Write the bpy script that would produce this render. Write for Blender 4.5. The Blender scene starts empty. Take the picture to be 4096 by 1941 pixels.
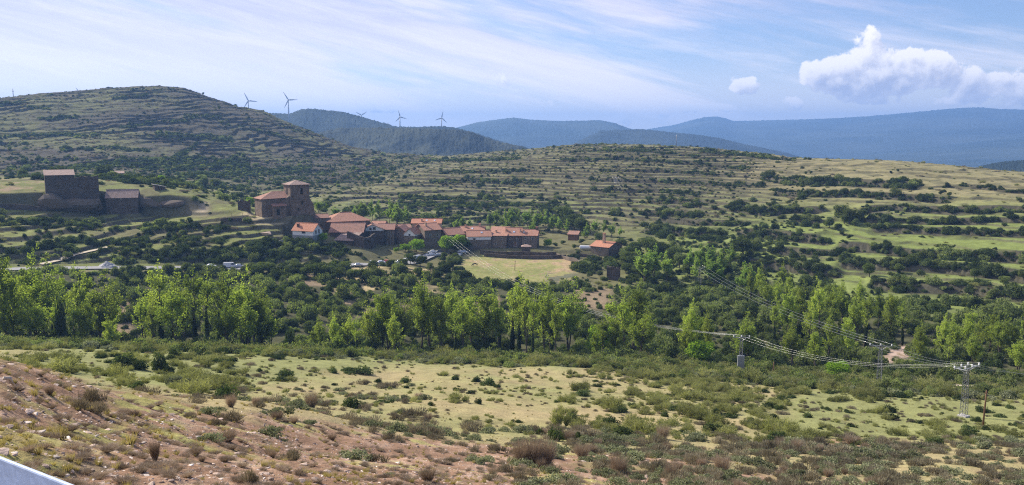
import bpy, math, random
import numpy as np
from mathutils import Vector, Matrix

# ------------------------------------------------------------------ camera, light, sky
scn = bpy.context.scene
COL = scn.collection
F_PX = 852.0                       # focal length in pixels of a 1024 wide frame
W_PX, H_PX, HOR = 1024.0, 485.0, 135.0
TH = math.atan((H_PX / 2 - HOR) / F_PX)
cd = bpy.data.cameras.new('camera'); cam = bpy.data.objects.new('camera', cd); COL.objects.link(cam)
cd.sensor_width = 36.0; cd.lens = 36.0 * F_PX / W_PX
cd.clip_start = 0.1; cd.clip_end = 60000
cam.location = (0, 0, 0); cam.rotation_euler = (math.radians(90) - TH, 0, 0)
scn.camera = cam

SUN_EL, SUN_AZ = math.radians(37), math.radians(-54)      # azimuth measured from the view direction, negative is left
sd = bpy.data.lights.new('sun', 'SUN'); sd.energy = 5.0; sd.angle = math.radians(0.53); sd.color = (1.0, 0.93, 0.82)
sun = bpy.data.objects.new('sun', sd); COL.objects.link(sun)
sv = Vector((math.sin(SUN_AZ) * math.cos(SUN_EL), math.cos(SUN_AZ) * math.cos(SUN_EL), math.sin(SUN_EL)))
sun.rotation_euler = sv.to_track_quat('Z', 'Y').to_euler()
scn.view_settings.view_transform = 'Standard'; scn.view_settings.look = 'None'
scn.view_settings.gamma = 1.0; scn.view_settings.exposure = 0.52
scn.cycles.use_denoising = False; scn.cycles.filter_width = 1.15
scn.cycles.max_bounces = 6; scn.cycles.diffuse_bounces = 3; scn.cycles.glossy_bounces = 2
scn.cycles.transmission_bounces = 3; scn.cycles.transparent_max_bounces = 6; scn.cycles.volume_bounces = 0
scn.cycles.use_adaptive_sampling = True; scn.cycles.adaptive_threshold = 0.006

class NT:
    """small helper to write node trees"""
    def __init__(s, tree): s.t = tree; s.n = tree.nodes; s.l = tree.links
    def add(s, typ, **kw):
        nd = s.n.new(typ)
        for k, v in kw.items(): setattr(nd, k, v)
        return nd
    def put(s, sock, v):
        if isinstance(v, bpy.types.NodeSocket): s.l.new(v, sock)
        elif v is not None: sock.default_value = v
    def m(s, op, a, b=None, c=None, clamp=False):
        nd = s.add('ShaderNodeMath', operation=op, use_clamp=clamp)
        s.put(nd.inputs[0], a)
        if b is not None: s.put(nd.inputs[1], b)
        if c is not None: s.put(nd.inputs[2], c)
        return nd.outputs[0]
    def vm(s, op, a, b=None, scale=None):
        nd = s.add('ShaderNodeVectorMath', operation=op)
        s.put(nd.inputs[0], a)
        if b is not None: s.put(nd.inputs[1], b)
        if scale is not None: s.put(nd.inputs['Scale'], scale)
        return nd.outputs[1] if op in ('DOT_PRODUCT', 'LENGTH', 'DISTANCE') else nd.outputs[0]
    def ss(s, x, a, b):
        nd = s.add('ShaderNodeMapRange', interpolation_type='SMOOTHSTEP')
        s.put(nd.inputs[0], x); nd.inputs[1].default_value = a; nd.inputs[2].default_value = b
        return nd.outputs[0]
    def xyz(s, x, y, z=0.0):
        nd = s.add('ShaderNodeCombineXYZ'); s.put(nd.inputs[0], x); s.put(nd.inputs[1], y); s.put(nd.inputs[2], z)
        return nd.outputs[0]
    def sep(s, v):
        nd = s.add('ShaderNodeSeparateXYZ'); s.put(nd.inputs[0], v); return nd.outputs
    def noise(s, vec, scale, detail=5.0, rough=0.55, dist=0.0, color=False):
        nd = s.add('ShaderNodeTexNoise'); s.put(nd.inputs['Vector'], vec)
        nd.inputs['Scale'].default_value = scale; nd.inputs['Detail'].default_value = detail
        nd.inputs['Roughness'].default_value = rough; nd.inputs['Distortion'].default_value = dist
        return nd.outputs[1] if color else nd.outputs[0]
    def mix(s, f, a, b, mode='MIX'):
        nd = s.add('ShaderNodeMix', data_type='RGBA', blend_type=mode)
        s.put(nd.inputs[0], f); s.put(nd.inputs[6], a); s.put(nd.inputs[7], b)
        return nd.outputs[2]

def c4(c, k=1.0): return (c[0] * k, c[1] * k, c[2] * k, 1.0)
# picture clean-up keeps fine detail
scn.cycles.denoising_prefilter = 'ACCURATE'
def px_uv(px, py):
    """pixel -> (azimuth, elevation) in radians"""
    u = (px - W_PX / 2) / F_PX; v = (H_PX / 2 - py) / F_PX
    y = math.cos(TH) + v * math.sin(TH); z = -math.sin(TH) + v * math.cos(TH)
    return math.atan2(u, y), math.atan2(z, math.hypot(u, y))

def build_world():
    w = bpy.data.worlds.new('World'); scn.world = w; w.use_nodes = True
    T = NT(w.node_tree); T.n.clear()
    out = T.add('ShaderNodeOutputWorld'); bg = T.add('ShaderNodeBackground')
    sky = T.add('ShaderNodeTexSky', sky_type='NISHITA', sun_disc=False)
    sky.sun_elevation = SUN_EL; sky.sun_rotation = SUN_AZ; sky.altitude = 900
    sky.air_density = 1.0; sky.dust_density = 0.6; sky.ozone_density = 1.5
    d = T.add('ShaderNodeTexCoord').outputs['Generated']
    sx, sy, sz = T.sep(d)
    az = T.m('ARCTAN2', sx, sy); el = T.m('ARCSINE', T.m('MINIMUM', T.m('MAXIMUM', sz, -1.0), 1.0))
    # ---- high cirrus: streaks falling gently to the east
    a = math.radians(-13)
    su = T.m('ADD', T.m('MULTIPLY', az, math.cos(a)), T.m('MULTIPLY', el, math.sin(a)))
    svv = T.m('ADD', T.m('MULTIPLY', az, -math.sin(a)), T.m('MULTIPLY', el, math.cos(a)))
    p = T.xyz(T.m('MULTIPLY', su, 1.9), T.m('MULTIPLY', svv, 15.0), 4.6)
    n1 = T.noise(p, 1.15, 8.0, 0.58, 0.35)
    p2 = T.xyz(T.m('MULTIPLY', su, 6.0), T.m('MULTIPLY', svv, 60.0), 7.7)
    n2 = T.noise(p2, 1.0, 7.0, 0.65, 0.3)
    # cover: thick to the west and low down, clearing in the high east
    cov = T.m('ADD', T.m('MULTIPLY', az, -0.32), 0.06)
    cov = T.m('ADD', cov, T.m('MULTIPLY', T.ss(el, 0.16, 0.0), 0.10))
    dens = T.m('ADD', T.m('ADD', n1, cov), T.m('MULTIPLY', T.m('SUBTRACT', n2, 0.5), 0.3))
    cir = T.ss(dens, 0.37, 0.70)
    hz = T.ss(el, 0.115, -0.01)
    cir = T.m('MAXIMUM', cir, T.m('MULTIPLY', hz, 0.85))
    # ---- old condensation trail
    a0, e0 = px_uv(650, -12); a1, e1 = px_uv(862, 43)
    L = math.hypot(a1 - a0, e1 - e0); ux, uy = (a1 - a0) / L, (e1 - e0) / L
    da = T.m('SUBTRACT', az, a0); de = T.m('SUBTRACT', el, e0)
    along = T.m('ADD', T.m('MULTIPLY', da, ux), T.m('MULTIPLY', de, uy))
    acr = T.m('ABSOLUTE', T.m('ADD', T.m('ADD', T.m('MULTIPLY', da, -uy), T.m('MULTIPLY', de, ux)), T.m('MULTIPLY', T.m('SUBTRACT', n2, 0.5), 0.007)))
    tr = T.m('MULTIPLY', T.ss(acr, 0.0075, 0.0), T.m('MULTIPLY', T.ss(along, L, L * 0.55), T.m('ADD', T.m('MULTIPLY', n1, 0.9), 0.0)))
    cir = T.m('MAXIMUM', cir, T.m('ADD', T.m('MULTIPLY', cir, 0.7), T.m('MULTIPLY', tr, 0.6)), clamp=True)
    # ---- cumulus field, a node group used at two places to get light and shade
    g = bpy.data.node_groups.new('cumulus', 'ShaderNodeTree')
    g.interface.new_socket('P', in_out='INPUT', socket_type='NodeSocketVector')
    g.interface.new_socket('V', in_out='OUTPUT', socket_type='NodeSocketFloat')
    G = NT(g); gi = G.add('NodeGroupInput'); go = G.add('NodeGroupOutput')
    q = gi.outputs[0]
    nz = G.noise(q, 26.0, 6.0, 0.56, 0.25); nz2 = G.noise(G.vm('ADD', q, (5, 3, 1)), 75.0, 4.0, 0.6)
    gx, gy, _ = G.sep(q)
    blobs = [(866, 42, 11, 11), (868, 55, 17, 13), (890, 60, 17, 12), (912, 58, 14, 10), (932, 62, 15, 12), (942, 74, 14, 11), (918, 73, 24, 14), (880, 72, 26, 15),
             (845, 68, 19, 12), (822, 73, 16, 11), (838, 83, 18, 9), (862, 88, 20, 12), (866, 97, 15, 6), (898, 84, 26, 9), (966, 82, 13, 9), (978, 92, 20, 9), (1010, 88, 20, 12),
             (1030, 95, 26, 12), (746, 85, 13, 8), (735, 80, 6, 5), (613, 121, 14, 5), (662, 121, 9, 4.5), (546, 104, 9, 3.5), (700, 108, 30, 3), (498, 82, 8, 7), (792, 103, 22, 5), (935, 100, 40, 4),
             (380, 108, 20, 4)]
    val = None
    for bx, by, rx, ry in blobs:
        ba, be = px_uv(bx, by)
        k = 0.72 if rx > 12 and by < 95 and bx < 955 else (0.62 if (bx, by) == (866, 42) else (0.38 if bx > 955 else 0.20))
        ex = G.m('MULTIPLY', G.m('SUBTRACT', gx, ba), F_PX * 1.0 / (rx * 1.28)); ey = G.m('MULTIPLY', G.m('SUBTRACT', gy, be), F_PX * 1.0 / (ry * 1.28))
        r2 = G.m('ADD', G.m('MULTIPLY', ex, ex), G.m('MULTIPLY', ey, ey))
        b = G.m('MULTIPLY', G.m('SUBTRACT', 1.0, r2), k)
        val = b if val is None else G.m('SMOOTH_MAX', val, b, 0.18)
    val = G.m('MAXIMUM', val, -0.6)
    val = G.m('ADD', val, G.m('MULTIPLY', G.m('SUBTRACT', nz, 0.5), 1.8))
    val = G.m('ADD', val, G.m('MULTIPLY', G.m('SUBTRACT', nz2, 0.5), 1.0))
    G.l.new(val, go.inputs[0])
    def fld(x, y):
        nd = T.add('ShaderNodeGroup'); nd.node_tree = g; T.l.new(T.xyz(x, y, 0.0), nd.inputs[0]); return nd.outputs[0]
    f0 = fld(az, el); f1 = fld(T.m('ADD', az, -0.006), T.m('ADD', el, 0.008))
    cal = T.ss(f0, 0.02, 0.24)
    lit = T.m('SUBTRACT', f0, f1); lit = T.ss(lit, -0.40, 0.52)
    core = T.ss(f0, 0.25, 1.0)
    low = T.ss(el, 0.075, 0.048)
    lit = T.m('SUBTRACT', T.m('ADD', T.m('MULTIPLY', lit, 0.85), 0.24), T.m('ADD', T.m('MULTIPLY', core, 0.16), T.m('MULTIPLY', T.m('MULTIPLY', low, core), 0.35)), clamp=True)
    ccol = T.mix(lit, (5.3, 5.6, 7.3, 1), (11.6, 11.1, 11.2, 1))
    skyc = T.mix(1.0, sky.outputs[0], SKYMUL, 'MULTIPLY')
    cc = T.mix(T.ss(n2, 0.3, 0.8), (6.1, 6.2, 8.3, 1), (9.0, 8.7, 9.9, 1))
    cc = T.mix(T.ss(el, 0.16, -0.01), cc, (13.5, 12.4, 11.8, 1))
    s1 = T.mix(T.m('MULTIPLY', cir, 0.93), skyc, cc)
    s2 = T.mix(cal, s1, ccol)
    T.l.new(s2, bg.inputs[0]); bg.inputs[1].default_value = 0.082
    T.l.new(bg.outputs[0], out.inputs[0])
    w.cycles.sampling_method = 'MANUAL'; w.cycles.sample_map_resolution = 512
SKYMUL = (0.98, 1.02, 1.26, 1)
build_world()

# ------------------------------------------------------------------ tagging and mesh helpers
def tag(o, label=None, cat=None, group=None, kind=None):
    if label: o['label'] = label
    if cat: o['category'] = cat
    if group: o['group'] = group
    if kind: o['kind'] = kind
    return o

def empty(name, loc, rz=0.0):
    o = bpy.data.objects.new(name, None); COL.objects.link(o); o.location = loc; o.rotation_euler = (0, 0, rz); o.empty_display_size = 0.5
    return o

def mesh_np(name, co, faces, mats, parent=None, smooth=False, attrs=None, midx=None):
    """co (n,3), faces (m,4) or (m,3) int array -> one mesh object"""
    me = bpy.data.meshes.new(name)
    co = np.asarray(co, np.float32); faces = np.asarray(faces, np.int32); k = faces.shape[1]
    me.vertices.add(len(co)); me.vertices.foreach_set('co', co.ravel())
    me.loops.add(faces.size); me.loops.foreach_set('vertex_index', faces.ravel())
    me.polygons.add(len(faces)); me.polygons.foreach_set('loop_start', np.arange(0, faces.size, k, dtype=np.int32))
    me.polygons.foreach_set('loop_total', np.full(len(faces), k, np.int32))
    if smooth: me.polygons.foreach_set('use_smooth', np.ones(len(faces), bool))
    me.update(calc_edges=True)
    if midx is not None: me.polygons.foreach_set('material_index', np.asarray(midx, np.int32))
    for a, (dom, typ, data) in (attrs or {}).items():
        at = me.attributes.new(a, typ, dom)
        at.data.foreach_set('color' if typ == 'FLOAT_COLOR' else ('vector' if typ == 'FLOAT_VECTOR' else 'value'), np.asarray(data).ravel())
    for m in (mats if isinstance(mats, (list, tuple)) else [mats]): me.materials.append(m)
    o = bpy.data.objects.new(name, me); COL.objects.link(o)
    if parent: o.parent = parent
    return o

class MB:
    """collects boxes, tubes and prisms, then links them as one mesh object"""
    def __init__(s): s.v = []; s.f = []
    def add(s, vs, fs):
        b = len(s.v); s.v += [tuple(v) for v in vs]; s.f += [tuple(i + b for i in f) for f in fs]; return s
    def box(s, x0, x1, y0, y1, z0, z1, M=None):
        vs = [(x, y, z) for z in (z0, z1) for x, y in ((x0, y0), (x1, y0), (x1, y1), (x0, y1))]
        if M is not None: vs = [tuple(M @ Vector(v)) for v in vs]
        return s.add(vs, [(3, 2, 1, 0), (4, 5, 6, 7), (0, 1, 5, 4), (1, 2, 6, 5), (2, 3, 7, 6), (3, 0, 4, 7)])
    def tube(s, pts, rad, n=8, caps=True):
        pts = [Vector(p) for p in pts]; rad = rad if isinstance(rad, (list, tuple)) else [rad] * len(pts)
        vs, fs = [], []; ref = None
        for i, p in enumerate(pts):
            t = (pts[min(i + 1, len(pts) - 1)] - pts[max(i - 1, 0)]).normalized()
            if ref is None: ref = Vector((1, 0, 0)) if abs(t.x) < 0.8 else Vector((0, 1, 0))
            a = (ref - t * ref.dot(t)).normalized(); b = t.cross(a); ref = a
            for k in range(n):
                an = 2 * math.pi * k / n; vs.append(p + (a * math.cos(an) + b * math.sin(an)) * rad[i])
        for i in range(len(pts) - 1):
            for k in range(n):
                k2 = (k + 1) % n; fs.append((i * n + k, i * n + k2, (i + 1) * n + k2, (i + 1) * n + k))
        if caps: fs.append(tuple(reversed(range(n)))); fs.append(tuple(range((len(pts) - 1) * n, len(pts) * n)))
        return s.add(vs, fs)
    def build(s, name, mat, parent=None, smooth=False, bevel=0.0):
        me = bpy.data.meshes.new(name); me.from_pydata(s.v, [], s.f); me.update()
        if smooth: me.polygons.foreach_set('use_smooth', [True] * len(me.polygons))
        me.materials.append(mat)
        o = bpy.data.objects.new(name, me); COL.objects.link(o)
        if parent: o.parent = parent
        if bevel:
            b = o.modifiers.new('bevel', 'BEVEL'); b.width = bevel; b.segments = 2; b.limit_method = 'ANGLE'
        return o

def copy_tree(o, parent=None):
    c = o.copy(); COL.objects.link(c); c.parent = parent
    for ch in o.children: copy_tree(ch, c)
    return c

# ------------------------------------------------------------------ noise
_rng = np.random.default_rng(5)
_perm = _rng.permutation(512); _perm = np.concatenate([_perm, _perm, _perm])
_gr = _rng.uniform(0, 2 * np.pi, 512); _gx, _gy = np.cos(_gr), np.sin(_gr)
def perlin(x, y, seed=0):
    x = np.asarray(x, float) + seed * 37.13; y = np.asarray(y, float) + seed * 91.7
    xi = np.floor(x).astype(int); yi = np.floor(y).astype(int); xf = x - xi; yf = y - yi
    u = xf * xf * xf * (xf * (xf * 6 - 15) + 10); v = yf * yf * yf * (yf * (yf * 6 - 15) + 10)
    def g(ix, iy, dx, dy):
        h = _perm[(_perm[ix & 511] + (iy & 511))] & 511
        return _gx[h] * dx + _gy[h] * dy
    a = g(xi, yi, xf, yf); b = g(xi + 1, yi, xf - 1, yf); c = g(xi, yi + 1, xf, yf - 1); d = g(xi + 1, yi + 1, xf - 1, yf - 1)
    return (a + u * (b - a)) * (1 - v) + (c + u * (d - c)) * v
def fbm(x, y, oct=4, seed=0, rough=0.5):
    s, a, t = 0, 1.0, 0
    for k in range(oct):
        s = s + a * perlin(x * 2 ** k, y * 2 ** k, seed + k); t += a; a *= rough
    return s / t * 1.4
def sstep(a, b, x):
    t = np.clip((x - a) / (b - a), 0, 1); return t * t * (3 - 2 * t)

# ------------------------------------------------------------------ terrain, as height over (azimuth, distance) round the viewpoint
def pix(px, py):
    """pixel -> azimuth, tangent of elevation (numpy)"""
    u = (np.asarray(px, float) - W_PX / 2) / F_PX; v = (H_PX / 2 - np.asarray(py, float)) / F_PX
    y = math.cos(TH) + v * math.sin(TH); z = -math.sin(TH) + v * math.cos(TH)
    return np.arctan2(u, y), z / np.hypot(u, y)
def to_pix(x, y, z):
    f = y * math.cos(TH) - z * math.sin(TH); up = y * math.sin(TH) + z * math.cos(TH)
    f = np.where(f > 0.01, f, 0.01)
    return W_PX / 2 + F_PX * x / f, H_PX / 2 - F_PX * up / f

X9 = [0, 128, 256, 384, 512, 640, 768, 896, 1024]
def K(ys, rs, xs=X9):
    if not hasattr(rs, '__len__'): rs = [rs] * len(xs)
    if not hasattr(ys, '__len__'): ys = [ys] * len(xs)
    return list(zip(xs, ys, rs))
def KP(*p): return list(p)
CURVES = [
    K(485, [9, 11, 15, 22, 32, 45, 60, 72, 82]),
    K([420, 440, 450, 458, 462, 465, 466, 466, 466], [16, 22, 30, 42, 52, 62, 76, 91, 101]),
    K([366, 393, 405, 428, 440, 446, 446, 446, 446], [32, 45, 60, 74, 80, 86, 100, 115, 125]),
    K([384, 402, 412, 425, 433, 438, 438, 438, 438], [60, 66, 72, 83, 90, 96, 110, 125, 135]),
    K([368, 395, 408, 417, 424, 428, 430, 430, 430], [110, 88, 84, 92, 101, 107, 121, 136, 146]),
    K([357, 374, 385, 392, 392, 396, 400, 405, 408], [140, 125, 130, 135, 142, 148, 158, 165, 172]),
    K([347, 351, 355, 360, 362, 365, 378, 385, 388], [185, 180, 182, 190, 194, 198, 200, 202, 208]),
    K([340, 343, 345, 348, 350, 352, 358, 362, 366], 238),
    K([300, 302, 302, 304, 306, 312, 318, 325, 328], 290),
    KP((0, 271, 340), (45, 270.5, 338), (128, 271, 338), (192, 271, 338), (270, 270.5, 340), (320, 270, 343), (360, 267, 348), (400, 268, 346), (448, 276, 342), (512, 279, 342), (576, 283, 342), (640, 286, 340), (768, 292, 340), (896, 297, 340), (1024, 299, 340)),
    KP((0, 267, 347), (64, 266, 347), (128, 266, 347), (192, 266, 347), (270, 266.5, 349), (320, 264, 352), (360, 262, 356), (384, 262, 364), (448, 266, 368), (512, 266, 372), (576, 267, 372), (640, 272, 370), (768, 277, 368), (896, 281, 366), (1024, 282, 366)),
    KP((0, 246, 362), (64, 250, 360), (128, 253, 358), (192, 252, 358), (256, 250, 362), (320, 250, 368), (360, 250, 372), (384, 254, 378), (448, 257, 388), (512, 256, 395), (576, 258, 395), (640, 262, 390), (768, 264, 390), (896, 264, 390), (1024, 264, 390)),
    KP((0, 226, 392), (64, 226, 395), (128, 227, 393), (192, 226, 390), (240, 230, 385), (290, 238, 381), (325, 239, 383), (350, 242, 390), (384, 246, 400), (448, 247.5, 410), (512, 248, 415), (576, 248, 415), (640, 246, 420), (768, 240, 430), (896, 240, 430), (1024, 240, 430)),
    KP((0, 209, 421), (64, 209, 424), (100, 212, 424), (128, 215, 424), (170, 216, 424), (195, 213, 418), (225, 209, 412), (256, 213, 402), (285, 217, 402), (310, 225, 404), (340, 230, 412), (384, 234, 430), (448, 236, 440), (512, 238, 445), (576, 237, 450), (640, 231, 460), (768, 217, 475), (896, 216, 475), (1024, 216, 475)),
    KP((0, 193, 427), (50, 192, 430), (64, 190, 430), (100, 193, 430), (128, 196.5, 430), (170, 194.5, 430), (192, 197, 428), (205, 201, 430), (225, 203, 430), (256, 209, 425), (310, 216, 425), (340, 221, 432), (384, 225, 455), (448, 227, 465), (512, 229, 470), (576, 227, 480), (640, 215, 500), (768, 199, 520), (896, 194, 520), (1024, 195, 520)),
    KP((0, 179, 470), (64, 176, 485), (128, 178, 485), (165, 181, 480), (192, 188, 470), (225, 198, 470), (256, 205, 470), (310, 208, 480), (384, 211, 510), (448, 209, 520), (512, 207, 530), (640, 197, 550), (768, 183, 575), (896, 177, 570), (1024, 182, 570)),
    KP((0, 181, 560), (128, 183, 560), (192, 190, 555), (256, 196, 560), (320, 195, 575), (384, 193, 590), (448, 189, 610), (512, 184, 620), (640, 172, 640), (768, 166.5, 650), (896, 166, 620), (1024, 175, 620)),
    KP((0, 168, 680), (128, 168, 680), (192, 173, 680), (256, 180, 690), (320, 181, 700), (384, 178, 710), (448, 168, 740), (512, 159, 760), (576, 151, 780), (640, 150, 760), (704, 152, 740), (768, 157, 720), (896, 161, 660), (1024, 172, 650)),
    KP((0, 138, 850), (128, 135, 860), (192, 140, 860), (256, 150, 860), (320, 161, 860), (384, 166, 860), (430, 160.5, 900), (448, 158, 920), (512, 153, 950), (576, 145.5, 920), (640, 144.8, 880), (704, 147.9, 840), (768, 154.2, 790), (800, 158.6, 750), (896, 160.5, 700), (1024, 172.2, 690)),
    KP((0, 98, 1080), (20, 96, 1085), (40, 93.5, 1090), (80, 91, 1110), (105, 88.5, 1120), (120, 86.8, 1120), (160, 86, 1120), (185, 88, 1110), (196, 92, 1105), (205, 96, 1100), (222, 101, 1095), (240, 107, 1090), (262, 110, 1085), (280, 119, 1080), (320, 135, 1060), (350, 146, 1040), (384, 152.5, 1030), (430, 155.5, 1020), (448, 155.5, 1030), (512, 150, 1050), (576, 144, 990), (640, 144.3, 950), (704, 147.5, 900), (768, 153.8, 850), (800, 158.4, 820), (896, 160.6, 750), (1024, 172.4, 740)),
]
# azimuth samples: fine inside the frame, coarse round the back
A_IN = np.linspace(-0.60, 0.60, 940)
A_OUT = np.concatenate([np.linspace(-math.pi, -1.0, 30, endpoint=False), np.linspace(-1.0, -0.60, 40, endpoint=False)])
AZ = np.concatenate([A_OUT, A_IN, -A_OUT[::-1]])
rr = [0.6]
while rr[-1] < 1500:
    r = rr[-1]
    st = (0.007 * r if r < 50 else 0.012 * r) if r < 90 else (1.08 if r < 250 else (0.85 if r < 640 else (1.2 if r < 1130 else 12.0)))
    rr.append(r + max(st, 0.05))
RR = np.array(rr)
LOW, UPP = [], []
def curve_table():
    R, H = [np.full_like(AZ, 3.2)], [np.full_like(AZ, -1.72)]
    for c in CURVES:
        px, py, r = map(np.array, zip(*c))
        a, t = pix(px, py); h = t * r
        R.append(np.interp(AZ, a, r)); H.append(np.interp(AZ, a, h))
    for dr, dh in ((60, -14), (300, -70), (600, -120)):
        R.append(R[-1] + dr); H.append(H[-1] + dh)
    return np.array(R), np.array(H)
CR, CH = curve_table()
def base_height():
    Z = np.zeros((len(AZ), len(RR)))
    for j in range(len(AZ)):
        r, h = CR[:, j], CH[:, j]
        d = np.diff(h) / np.diff(r)
        m = np.zeros(len(r)); m[0] = d[0]; m[-1] = d[-1]
        same = d[1:] * d[:-1] > 0
        with np.errstate(divide='ignore', invalid='ignore'):
            hm = 2 * d[1:] * d[:-1] / (d[1:] + d[:-1])
        m[1:-1] = np.where(same, hm, 0.0)
        k = np.clip(np.searchsorted(r, RR) - 1, 0, len(r) - 2); L = r[k + 1] - r[k]
        t = (RR - r[k]) / L; t = np.where(RR < r[0], 0, t)
        h00 = 2 * t**3 - 3 * t**2 + 1; h10 = t**3 - 2 * t**2 + t; h01 = -2 * t**3 + 3 * t**2; h11 = t**3 - t**2
        Z[j] = h00 * h[k] + h10 * L * m[k] + h01 * h[k + 1] + h11 * L * m[k + 1]
        Z[j][RR < r[0]] = h[0]; Z[j][RR > r[-1]] = h[-1]
    return Z
ZB = base_height()
# smooth a little across azimuth
for _ in range(6):
    ZB[1:-1] = 0.25 * ZB[:-2] + 0.5 * ZB[1:-1] + 0.25 * ZB[2:]
back = sstep(1.2, 1.9, np.abs(AZ))[:, None]
GX = np.sin(AZ)[:, None] * RR[None]; GY = np.cos(AZ)[:, None] * RR[None]
ZB = ZB * (1 - back) + (-1.72) * back
PXG, PYG = to_pix(GX, GY, ZB)          # where the smooth ground lies in the picture, for laying out land use
RG = np.broadcast_to(RR[None], GX.shape)
def box2(x, y, x0, x1, y0, y1, s=6, sy=3): return sstep(x0 - s, x0 + s, x) * (1 - sstep(x1 - s, x1 + s, x)) * sstep(y0 - sy, y0 + sy, y) * (1 - sstep(y1 - sy, y1 + sy, y))
def terrace(Z, step, tilt, warp, seed, low=0.22, riser=0.16):
    q = (Z + tilt[0] * GX + tilt[1] * GY + warp * fbm(GX / 70, GY / 70, 3, seed) + 0.25 * warp * fbm(GX / 14, GY / 14, 2, seed + 9)) / step
    fl = np.floor(q); f = q - fl
    g = low * f + (1 - low) * sstep(1 - riser, 1.0, f)
    return (g - f) * step, np.clip(1 - np.abs(f - (1 - riser * 0.5)) / riser, 0, 1)
left_hill = sstep(600, 690, RG) * (1 - sstep(400, 450, PXG + (PYG - 150) * 1.5))
mid_hill = sstep(440, 500, RG) * (1 - left_hill) * (1 - sstep(700, 860, PXG))
right_hill = sstep(285, 330, RG) * sstep(600, 720, PXG + (RG - 300) * 0.1) * (1 - mid_hill) * (1 - left_hill)
knoll = box2(PXG, PYG, -40, 330, 212, 262, 20, 5) * (RG > 350) * (RG < 440)
front_mead = sstep(60, 75, RG) * (1 - sstep(190, 205, RG))
DZ = np.zeros_like(ZB); RISER = np.zeros_like(ZB)
for w, st, tl, wp, sd_, lo, ri in ((left_hill * (0.25 + 0.6 * sstep(-0.25, 0.3, fbm(GX / 80, GY / 80, 2, 15))), 5.0, (-0.085, 0.0), 9.0, 11, 0.3, 0.22), (mid_hill, 1.7, (0.004, 0), 1.5, 21, 0.1, 0.15), (right_hill * 0.35, 4.2, (0.014, 0.0), 5.0, 31, 0.2, 0.16), (knoll, 2.2, (-0.05, 0), 3.0, 41, 0.4, 0.25)):
    dz, rm = terrace(ZB, st, tl, wp, sd_, lo, ri)
    DZ += w * dz; RISER = np.maximum(RISER, rm * w)
crest_fade = 1 - sstep(0.0, 1.0, (RG - CR[20][:, None] + 25) / 40)
DZ *= crest_fade
# terrace banks of the eastern slope, each one a line seen in the place: (points, half width on the picture, share of bushes)
HEDGES = [([(761, 176), (784, 181), (814, 182), (847, 182), (896, 184), (916, 184)], 3.4, 1), ([(773, 192), (814, 194), (857, 194), (896, 195.5), (937, 199), (950, 200)], 2.4, 1), ([(960, 184), (985, 187), (1005, 190), (1030, 192)], 1.3, .5),
          ([(656, 200), (676, 201), (697, 202)], 2.4, 1), ([(641, 212), (670, 213), (702, 215)], 2.2, 1), ([(725, 205), (765, 212), (794, 209), (822, 209)], 2.6, .9), ([(863, 209), (896, 207), (929, 209), (954, 210), (1011, 209), (1040, 211)], 2.6, 1),
          ([(661, 218.5), (707, 222), (745, 222)], 2.4, 1), ([(791, 218.5), (820, 220)], 1.6, 1), ([(868, 218.5), (904, 220), (946, 222), (979, 220), (1000, 218.5), (1040, 220)], 2.2, .9), ([(872, 227.5), (896, 228), (946, 230), (983, 232), (1040, 233)], 2.6, 1),
          ([(646, 230), (682, 232), (725, 235)], 3.4, 1), ([(738, 232), (765, 232), (806, 238), (830, 241)], 3.0, 1), ([(840, 245), (880, 248), (913, 254), (960, 256), (1040, 257)], 4.0, 1), ([(773, 250), (809, 251), (844, 253)], 2.0, .8),
          ([(840, 262), (901, 266), (946, 266), (987, 271), (1040, 278)], 4.0, 1), ([(740, 262), (790, 266), (840, 272)], 3.6, 1), ([(872, 281), (913, 286), (962, 286), (1040, 295)], 4.6, 1), ([(700, 150.5), (740, 154), (795, 160)], 1.2, 1), ([(590, 150.5), (640, 150), (700, 156)], 1.0, .6),
          ([(560, 160), (620, 158), (690, 163), (745, 168)], 1.2, .6), ([(600, 170), (660, 170), (730, 175)], 1.3, .6), ([(590, 179), (650, 180), (720, 184), (765, 186)], 1.4, .7), ([(600, 190), (650, 190), (700, 193)], 1.6, .7), ([(440, 172), (480, 171), (530, 170)], 1.4, .8), ([(430, 181), (480, 180), (540, 182)], 1.4, .8), ([(420, 160), (470, 160), (520, 158)], 1.0, .6)]
ZREF = ZB.copy(); HEDGE_M = np.zeros_like(ZB)
for q, hw, sh in HEDGES:
    qx, qy = map(np.array, zip(*q)); PXc, PYc = to_pix(GX, GY, ZREF)
    yl = np.interp(PXc, qx, qy); ok = (RG > 300) & (RG < 1000)
    wdt = sstep(qx[0] - 8, qx[0] + 8, PXc) * (1 - sstep(qx[-1] - 8, qx[-1] + 8, PXc))
    below = (PYc > yl) & ok                                   # in front of the line
    last = np.where(ok, PYc, 1e3); k = np.argmax((PYc <= yl) & ok, axis=1); rl = RR[k][:, None]
    t_ = (RG - rl)
    HEDGE_M = np.maximum(HEDGE_M, wdt * np.exp(-((t_ + 1.2) / (1.6 + hw)) ** 2) * (k > 0)[:, None])
    DZ += wdt * np.clip(hw * 0.95, 0.9, 3.0) * (sstep(-3.2, 0.5, t_) - 0.5) * np.exp(-np.abs(t_) / (9 + 2 * hw)) * (k > 0)[:, None]
ZF = ZB + DZ
rough = 0.35 * fbm(GX / 9, GY / 9, 3, 51) + 0.9 * fbm(GX / 35, GY / 35, 3, 52)
nearw = 1 - sstep(20, 110, RG)
ZF += rough * np.clip(RG / 60, 0, 1) * np.where(RG < 330, 1.0, 0.55) * (1 - 0.6 * box2(PXG, PYG, 430, 590, 250, 282))
ZF += left_hill * 1.3 * fbm(GX / 22, GY / 22, 4, 57, 0.6)
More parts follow.
